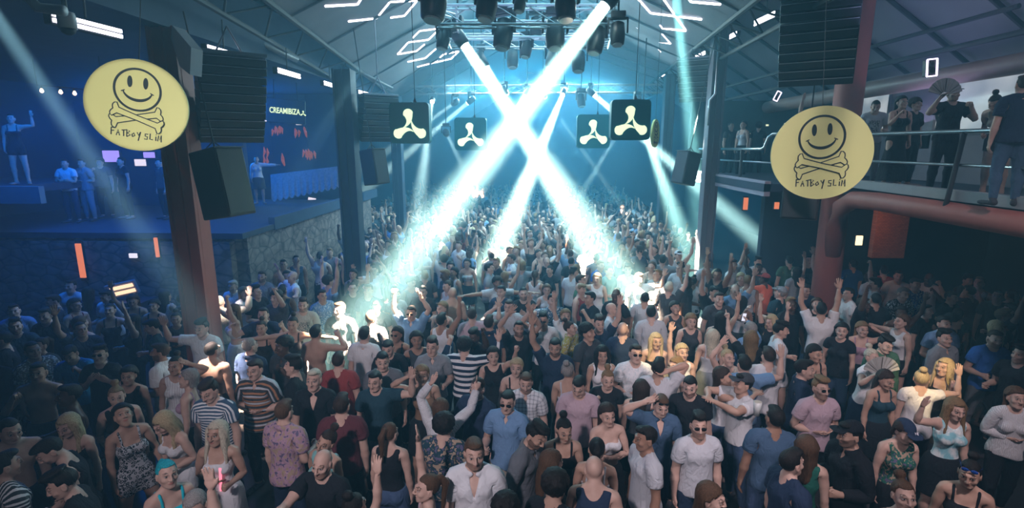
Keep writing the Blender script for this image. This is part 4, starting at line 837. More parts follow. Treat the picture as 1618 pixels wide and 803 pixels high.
IDLE = [(686, -2, 7.5, 1.3, 'large dark lamp hanging highest beside the left cube sign cable'), (770, 4, 8.2, 1.15, 'lamp with a round glass lens at the top beside the left beam'), (893, 4, 8.2, 1.15, 'lamp with a round glass lens at the top beside the right beam'), (796, 52, 9.8, 1.25, 'bulky dark lamp under the nearest truss, nearer the left beam'),
        (877, 52, 9.8, 1.25, 'bulky dark lamp under the nearest truss, nearer the right beam'), (847, 42, 11.6, 1.0, 'small lamp in the middle of the rig'), (832, 76, 11.8, .9, 'slim lamp hanging low in the middle of the rig'), (810, 92, 14, 1.1, 'hazy lamp hanging low under the third truss, left of centre'), (872, 92, 14, 1.1, 'hazy lamp hanging low under the third truss, right of centre'),
        (914, 96, 12.2, 1.1, 'dark lamp hanging just inside the right beam'), (942, 62, 9.6, 1.1, 'large dark lamp hanging behind the top of the right beam'), (701, 60, 10.2, .9, 'slim dark lamp hanging beside the left slope tubes'), (976, 52, 9.2, .9, 'slim dark lamp hanging beside the right slope tubes'), (918, 158, 17.5, 1.0, 'round dim lamp below the far truss beside the cube sign'), (822, 4, 9, .7, 'small lamp peeping in at the top middle')]
for x, y, Y, s, l in IDLE: place_head(at(x, y, Y), (random.uniform(-.2, .2), -.25, -1), False, l, s)
NAMES = {'a': 'throwing the wide white beam down to the right', 'b': 'throwing a beam close behind the wide left one', 'c': 'at the top throwing the wide white beam down to the left', 'd': 'on the far truss throwing a beam down the middle', 'e': 'on the far truss in the glare of the crossing', 'f': 'on the far truss nearest the crossing, small', 'g': 'on the far truss with a faint thin beam', 'h': 'behind the right cube sign throwing a thin beam', 'i': 'on the far truss beaming to the right terrace', 'j': 'glaring behind the small oval sign', 'k': 'at the far left truss with the broadest left beam', 'l': 'at the far left truss with the thinner upper beam', 'm': 'low on the far left with a short beam', 'n': 'small, at the far left truss by the cube sign', 'o': 'out at the top throwing the pale beam over the yellow disc', 'p': 'at the top throwing the green-tinged beam onto the indigo column'}
for nm, (sx, sy, Y), (tx, ty, tz), ang, wt, colr, lr in BEAMS:
    a = at(sx, sy, Y); b = at_z(tx, ty, tz); d = (b - a).normalized(); s = {'a': 1.0, 'c': 1.0, 'b': 1.0}.get(nm, .8 if Y > 12 else .9)
    place_head(a - d * .235 * s, d, True, 'lit lamp ' + NAMES[nm], s); disc_beam('beam_' + nm, a + d * .012, b, ang, wt, colr, lr)
# pools of light on the crowd
spot('pool_white', (-2.0, 6.6, 4.9), at_z(352, 468, 1.2), 9, 5000, (1, .97, .92), r=.04); spot('pool_gold', (2.6, 2.0, 7.0), at_z(1487, 588, 1.15), 8, 3200, (1, .80, .35), r=.04); spot('pool_fan', (2.6, 2.1, 7.0), at_z(1395, 560, 1.1), 7, 900, (.85, .95, .9), r=.04); spot('pool_amber', (1, 3.0, 7.2), at_z(1045, 545, 1.1), 10, 3000, (1, .86, .42), r=.04)

# ------------------------------------------------------------------ hanging signs
M_yellow = simple('yellow_sign_board', (.80, .84, .34), .7); M_ink = simple('sign_ink', (.01, .03, .03), .7)
def bone(mb, a, b, w, inner=False):
    ax, az = a; bx, bz = b; d = Vector((bx - ax, bz - az)); L = d.length; d.normalize(); n = Vector((-d.y, d.x)); k = w
    prof = [(-.02, 0)] ; P = []
    def q(u, v): return (ax + d.x * u + n.x * v, az + d.y * u + n.y * v)
    side = [(.10 * L, .42 * k), (.5 * L, .34 * k), (.90 * L, .42 * k)]
    top = [q(0, .0)] + [q(-.10 * k + .55 * k * (1 - math.cos(t)) * .5 - .25 * k * math.sin(t), .55 * k + .45 * k * math.sin(t * 1.0 - .8)) for t in (0.2, .9, 1.6, 2.3)] + [q(u, v) for u, v in side] + [q(L + .10 * k - .55 * k * (1 - math.cos(t)) * .5 + .25 * k * math.sin(t), .55 * k + .45 * k * math.sin(t - .8)) for t in (2.3, 1.6, .9, .2)] + [q(L, 0)]
    bot = [(lambda p: (p[0] - 2 * n.x * ((p[0] - ax) * n.x + (p[1] - az) * n.y), p[1] - 2 * n.y * ((p[0] - ax) * n.x + (p[1] - az) * n.y)))(p) for p in top[::-1]]
    return top + bot[1:-1]
def round_sign(p, r, rx, ry, rz, label, detail=True):
    t = empty('round_sign', p, 0, label, 'sign', 'round smiley signs'); t.rotation_euler = (rx, ry, rz)
    mb = MB(); mb.tube([(0, .02, 0), (0, -.02, 0)], r, 72); mb.build('disc', M_yellow, t)
    f = MB(); ribbon(f, arcpts(0, .34 * r, .44 * r, .45 * r, 0, 360, 48), .045 * r, .021); f.build('face_ring', M_ink, t)
    for s in (-1, 1): f = MB(); f.prism([(x, -.021, z) for x, z in arcpts(s * .15 * r, .50 * r, .048 * r, .125 * r, 0, 360, 20)[:-1]], (0, -.004, 0)); f.build('eye', M_ink, t)
    f = MB(); pts = arcpts(0, .34 * r, .28 * r, .23 * r, 195, 345, 24); ribbon(f, pts, 0, .021, widths=[r * (.010 + .022 * math.sin(math.pi * i / 24)) for i in range(25)]); ribbon(f, [(-.31 * r, .27 * r), (-.24 * r, .305 * r)], .02 * r, .021); ribbon(f, [(.31 * r, .27 * r), (.24 * r, .305 * r)], .02 * r, .021); f.build('smile', M_ink, t)
    for k, (a, b) in enumerate((((-.47, -.40), (.45, -.13)), ((-.45, -.13), (.47, -.42)))):
        o = bone(None, (a[0] * r, a[1] * r), (b[0] * r, b[1] * r), .16 * r); z = .0215 + k * .006
        f = MB(); f.prism([(x, -z, y) for x, y in o], (0, -.003, 0)); bo = f.build('bone', M_yellow, t); f = MB(); ribbon(f, o + [o[0], o[1]], .022 * r, z + .003, .002); f.build('bone_outline', M_ink, bo)
    G = {'F': [[(0, 0), (.03, 1)], [(.0, 1), (.7, .95)], [(.02, .55), (.5, .6)]], 'A': [[(0, 0), (.3, .8), (.55, 0)], [(.1, .35), (.5, .4)]], 'T': [[(.35, 0), (.35, .85)], [(0, .8), (.8, .9)]], 'B': [[(0, 0), (0, 1), (.5, .8), (.1, .5), (.6, .3), (0, 0)]], 'O': [[(.1, .1), (.0, .4), (.3, .65), (.5, .3), (.1, .1)]], 'Y': [[(0, .8), (.25, .4), (.6, .9)], [(.6, .9), (.2, -.35)]],
         'S': [[(.6, .75), (.1, .75), (.1, .45), (.5, .4), (.45, 0), (-.05, .05)]], 'L': [[(.1, .9), (.05, .1), (.55, .1)]], 'I': [[(.2, .0), (.22, .6)], [(.18, .85), (.32, .85)]], 'M': [[(0, 0), (.15, .8), (.35, .2), (.6, .85), (.62, -.1)]]}
    x = -.48 * r; f = MB()
    for ch in 'FATBOY SLIM':
        if ch == ' ': x += .045 * r; continue
        for st in G[ch]: ribbon(f, [(x + u * .112 * r, (-.72 + v * .16 - (x / r) * .03) * r) for u, v in st], .020 * r, .021)
        x += (.06 if ch == 'I' else .098) * r
    f.build('lettering', M_ink, t)
    mb = MB(); mb.tube([(0, 0, r), (0, 0, roof_z(p[0], p[1]) - .02 - p[2])], .005, 5); mb.build('cable', M_black, t); return t
round_sign(at(218, 167, 5.3), .44, 0, math.radians(8), math.radians(22), 'bright pale yellow round smiley sign hanging before the nearer left column')
round_sign(at(1297, 242, 6.8), .565, 0, math.radians(-4), math.radians(-14), 'dull yellow round smiley sign hanging before the right terrace')
round_sign(at(1035, 211, 12.0), .30, 0, 0, math.radians(62), 'small narrow smiley sign seen edge-on beside the right cube sign')
spot('yellow_disc_lamp', (-2.2, -.4, 5.2), at(218, 167, 5.3), 8.6, 900, (1, 1, .98), r=.03, blend=.15)
def drop(f, a, c, b, r0, z=.0, th=.012):
    pts = bez(a, c, b, 22); n = len(pts); ws = [r0 * (1 - (i / (n - 1)) ** .72 * .97) * .96 for i in range(n)]; ws[0] = r0 * .99
    d = Vector((pts[1][0] - pts[0][0], pts[1][1] - pts[0][1])).normalized(); pre = []; pw = []
    for k in range(1, 9): q = math.pi / 2 * k / 8; pre.append((a[0] - d.x * r0 * math.sin(q), a[1] - d.y * r0 * math.sin(q))); pw.append(max(.002, r0 * math.cos(q)))
    ribbon(f, pre[::-1] + pts, 0, z, th, widths=pw[::-1] + ws)
def cube_sign(p, s, rz, label):
    t = empty('box_sign', p, rz, label, 'sign', 'lit box signs'); h = s / 2; mb = MB(); o = []
    for cx, cz, a in ((1, 1, 0), (-1, 1, 90), (-1, -1, 180), (1, -1, 270)): o += [(cx * h * .80 + h * .20 * math.cos(math.radians(a + k * 15)), -h * .28, cz * h * .80 + h * .20 * math.sin(math.radians(a + k * 15))) for k in range(7)]
    mb.prism(o, (0, h * .56, 0)); mb.build('case', simple('teal_case', (.006, .20, .27), .5), t)
    for a, c, b in (((-.04, .44), (.10, .0), (-.31, -.22)), ((-.56, -.50), (-.10, -.16), (.20, -.42)), ((.58, -.49), (.16, -.32), (.11, .13))):
        f = MB(); drop(f, [v * h for v in a], [v * h for v in c], [v * h for v in b], .25 * h, h * .281); f.build('logo_petal', E_logo, t)
    mb = MB(); mb.tube([(.25 * h, 0, h), (.25 * h, 0, h * 1.25), (.26 * h, 0, roof_z(p[0], p[1]) - .02 - p[2])], [.03, .006, .006], 8); mb.build('cable', M_black, t); return t
cube_sign(at(649, 195, 9), .66, math.radians(-2), 'teal box sign with three-petal logo hanging nearer on the left')
cube_sign(at(995, 190, 9), .64, math.radians(2), 'teal box sign with three-petal logo overlapping the small oval sign')
cube_sign(at(744, 212, 13), .76, 0, 'hazy box sign with three-petal logo, left of the crossing beams'); cube_sign(at(937, 208, 13), .78, 0, 'hazy box sign with three-petal logo, partly behind the nearer right one')
# the club screen on the left
p = at(452, 176, 14.2); t = empty('club_sign', p, 0, 'dark screen with lit pale letters above the left bar', 'sign'); t.rotation_euler = (0, math.radians(4), math.radians(20))
MB().tube([(-.3, .05, .3), (-.3, .05, 5.65 - p.z)], .012, 6).build('hanger', M_black, t); MB().box((0, .05, 0), (.95, .08, .62), bevel=.02).build('screen', simple('screen_dark', (.02, .05, .07), .4), t)
q = lettering('CREAMIBIZA', noemit(emit('letter_glow', (.72, 1, .62), 1.3)), .20, t, sx=.66); q.location = (-.03, -.01, 0)
f = MB(); [drop(f, a, c, b, .02, .0) for a, c, b in (((0, .04), (.01, 0), (-.03, -.02)), ((-.05, -.05), (-.01, -.01), (.02, -.04)), ((.05, -.05), (.01, -.03), (.01, .01)))]; q = f.build('small_logo', MATS['letter_glow'], t); q.location = (.42, -.01, -.01)
# ------------------------------------------------------------------ the people
build_templates()
CC = {'K': (.012, .013, .018), 'D': (.045, .05, .06), 'N': (.02, .035, .075), 'W': (.70, .71, .74), 'w': (.50, .52, .56), 'G': (.24, .26, .29), 'g': (.13, .14, .16), 'B': (.03, .12, .42), 'b': (.17, .30, .50), 'c': (.02, .26, .62), 'T': (.02, .055, .08), 't': (.20, .42, .42),
      'R': (.28, .045, .045), 'M': (.11, .03, .04), 'P': (.50, .37, .43), 'p': (.42, .27, .36), 'Y': (.42, .38, .08), 'O': (.85, .20, .12), 'e': (.06, .14, .09), 'E': (.02, .12, .09), 'V': (.16, .10, .22), 'C': (.46, .42, .36), 'n': (.22, .14, .09), 'L': (.06, .11, .19), 'A': (.25, .55, .62), 'Q': (.02, .50, .62), 'j': (.06, .10, .19),
      'k': (.014, .010, .009), 'h': (.045, .026, .018), 'u': (.12, .065, .035), 'l': (.28, .18, .09), 'y': (.62, .50, .30), 'x': (.72, .66, .52), 'z': (.36, .34, .33)}
SKIN = {'f': (.62, .42, .34), 'm': (.50, .32, .24), 'a': (.36, .21, .145), 'd': (.09, .05, .035)}
TOPS = {'tee': 'tee', 'long': 'longsleeve', 'shirt': 'shirt', 'lsh': 'longshirt', 'osh': 'openshirt', 'tank': 'tank', 'cami': 'camisole', 'crop': 'croptop', 'tube': 'tube', 'dress': 'dress', 'ldress': 'longdress', 'play': 'playsuit'}
PART = {'tee': 't_shirt', 'longsleeve': 'long_sleeved_top', 'shirt': 'shirt', 'longshirt': 'shirt', 'openshirt': 'shirt', 'tank': 'sleeveless_top', 'camisole': 'camisole', 'croptop': 'crop_top', 'tube': 'tube_top', 'dress': 'dress', 'longdress': 'long_dress', 'playsuit': 'playsuit', 'trousers': 'trousers', 'shorts': 'shorts', 'skirt': 'skirt', 'shoe': 'shoes', 'cap': 'cap', 'sunglasses': 'sunglasses'}
PATT = {'s': 'stripes', 'S': 'wide_stripes', 'u': 'upright_stripes', 'C': 'colour_stripes', 'l': 'leopard', 'p': 'plaid', 'f': 'floral', 't': 'tiedye', 'r': 'print', 'L': 'lace', 'c': 'chest_print', 'd': 'denim', '': 'plain'}
HAIRS = {'sh': 'short_hair', 'bz': 'buzz_hair', 'qf': 'quiff_hair', 'cu': 'curly_hair', 'lo': 'long_hair', 'fr': 'front_hair', 'bo': 'bob_hair', 'bu': 'bun_hair', 'po': 'ponytail'}
MCACHE = {}
def mesh_for(tpl, fem, lod, pk, M, mat, name):
    key = (tpl, fem, lod, pk, mat.name)
    if pk is not None and key in MCACHE: return MCACHE[key]
    V, T, Wt = TPL[(tpl, fem)][lod]; P = apply_pose(V, Wt, M)
    me = bpy.data.meshes.new(name); me.vertices.add(len(P)); me.vertices.foreach_set('co', P.astype(np.float32).ravel())
    me.loops.add(T.size); me.loops.foreach_set('vertex_index', T.ravel().astype(np.int32)); me.polygons.add(len(T)); me.polygons.foreach_set('loop_start', np.arange(0, T.size, 3, dtype=np.int32)); me.update(calc_edges=True)
    me.shade_smooth(); a = me.attributes.new('rest', 'FLOAT_VECTOR', 'POINT'); a.data.foreach_set('vector', V.astype(np.float32).ravel()); me.materials.append(mat)
    if pk is not None: MCACHE[key] = me
    return me
def add_part(name, me, col, parent):
    o = bpy.data.objects.new(name, me); COL.objects.link(o); o.color = (*col, 1); o.parent = parent; return o
PLACED = []
def person(x=None, y=None, rz=0, fem=False, top=None, bottom=None, hair=None, L='down', R='down', skin='f', beard='', pose=None, lod=0, label=None, extras=(), loc=None, s=1.0, base=FL, Y=None, pk=None, group='dancers in the crowd'):
    M = pose_mats(fem, L, R, **(pose or {})); hc = M[BI['head'], :, :3] @ np.array([0, 0, 1.65]) + M[BI['head'], :, 3]
    c, si = math.cos(rz), math.sin(rz); off = Vector((c * hc[0] - si * hc[1], si * hc[0] + c * hc[1], hc[2])) * s
    if loc is None:
        P = at(x, y, Y) if Y else at_z(x, y, base + off.z); loc = Vector((P.x - off.x, P.y - off.y, base))
    body = bpy.data.objects.new('person', mesh_for('body', fem, lod, pk, M, skin_mat(beard), 'person')); COL.objects.link(body); body.color = (*SKIN[skin], 1); body.location = loc; body.rotation_euler = (0, 0, rz); body.scale = (s, s, s)
    tag(body, label, 'person', group)
    for g in (top, bottom):
        if g and g[0]: t = g[0]; add_part(PART[t], mesh_for(t, fem, lod, pk, M, cloth_mat(g[2]), t), g[1], body)
    if lod < 2 or bottom is None: add_part('shoes', mesh_for('shoe', fem, lod, pk, M, cloth_mat('plain'), 'shoe'), (.05, .05, .06) if not fem else (.30, .22, .2), body)
    if hair and hair[0]: add_part('hair', mesh_for(hair[0], fem, lod, pk, M, hair_mat(), 'hair'), hair[1], body)
    for e in extras:
        if e[0] == 'cap': cp = add_part('cap', mesh_for('cap', fem, lod, pk, M, cloth_mat('plain'), 'cap'), e[1], body)
        if e[0] == 'sun': add_part('sunglasses', mesh_for('sunglasses', fem, lod, pk, M, hair_mat(), 'sunglasses'), (.01, .01, .012), body)
        if e[0] == 'sunup':
            o = add_part('sunglasses', mesh_for('sunglasses', fem, lod, None, M, hair_mat(), 'sunglasses'), e[1], body); H = M[BI['head']]; up = Vector(H[:, :3] @ np.array([0, .02, .078])); o.location = up
    PLACED.append((loc.x, loc.y, base, label, body)); return body, M, loc
def hand_point(M, rz, loc, side, fem, s=1.0, out=.085):
    J = joints(fem); sg = 1 if side == 'L' else -1; h = J['hand' + side] + np.array([sg * out, 0, -.03]); p = M[BI['hand' + side], :, :3] @ h + M[BI['hand' + side], :, 3]; p = Vector(p) * s
    return Vector((math.cos(rz) * p.x - math.sin(rz) * p.y, math.sin(rz) * p.x + math.cos(rz) * p.y, p.z)) + Vector(loc)
GROUPS = {}
def held(kind, p, label):
    if kind == 'phone':
        t = empty('smartphone', p, 0, label, 'phone'); t.rotation_euler = (.1, .1, .2); MB().box((0, 0, .02), (.075, .01, .15), bevel=.004).build('case', M_black, t); MB().box((0, -.007, .02), (.066, .003, .138)).build('screen', E_white, t)
    if kind == 'cup':
        t = empty('plastic_cup', p, 0, label, 'cup'); m = MB(); m.tube([(0, 0, -.06), (0, 0, .09)], [.028, .042], 16); m.build('cup', simple('milky_plastic', (.55, .58, .56), .3), t, smooth=True); m = MB(); m.tube([(0, 0, .088), (0, 0, .092)], .038, 16); m.build('drink', simple('pale_drink', (.45, .42, .35), .2), t)
    if kind == 'stick':
        m = MB(); m.tube([(.02, -.02, .14), (-.01, 0, -.12)], .013, 10); tag(m.build('glow_stick', emit('pink_glow', (1, .22, .32), 1.6), smooth=True, loc=p), label, 'glow stick')
    if kind == 'fan':
        t = empty('hand_fan', p, 0, label, 'fan'); k = NT('fan_paper'); k.b.inputs['Base Color'].default_value = (.42, .42, .40, 1); m = MB(); n = 18
        for i in range(n):
            a0, a1 = math.radians(15 + 150 * i / n), math.radians(15 + 150 * (i + 1) / n); z0, z1 = (.0, .012) if i % 2 else (.012, .0)
            m.bm.faces.new([m.bm.verts.new(Vector(q)) for q in ((.05 * math.cos(a0), -z0, .05 * math.sin(a0)), (.24 * math.cos(a0), -z0, .24 * math.sin(a0)), (.24 * math.cos(a1), -z1, .24 * math.sin(a1)), (.05 * math.cos(a1), -z1, .05 * math.sin(a1)))])
        o = m.build('leaf', k.m, t); sd = o.modifiers.new('s', 'SOLIDIFY'); sd.thickness = .003
        for i in range(7): a = math.radians(15 + 25 * i); MB().tube([(0, -.008, 0), (.23 * math.cos(a), -.008, .23 * math.sin(a))], .004, 5).build('rib', simple('fan_rib', (.10, .09, .08), .6), t)
    if kind == 'bottle':
        t = empty('bottle', p, 0, label, 'bottle'); m = MB(); m.tube([(0, 0, -.08), (0, 0, .06), (0, 0, .09), (0, 0, .14)], [.03, .03, .013, .012], 14); m.build('glass_body', simple('dark_glass', (.01, .03, .02), .1), t, smooth=True); m = MB(); m.tube([(0, 0, .14), (0, 0, .15)], .014, 10); m.build('cap', M_black, t)
def side_of(w): return {'L': 'L', 'R': 'R'}[w]
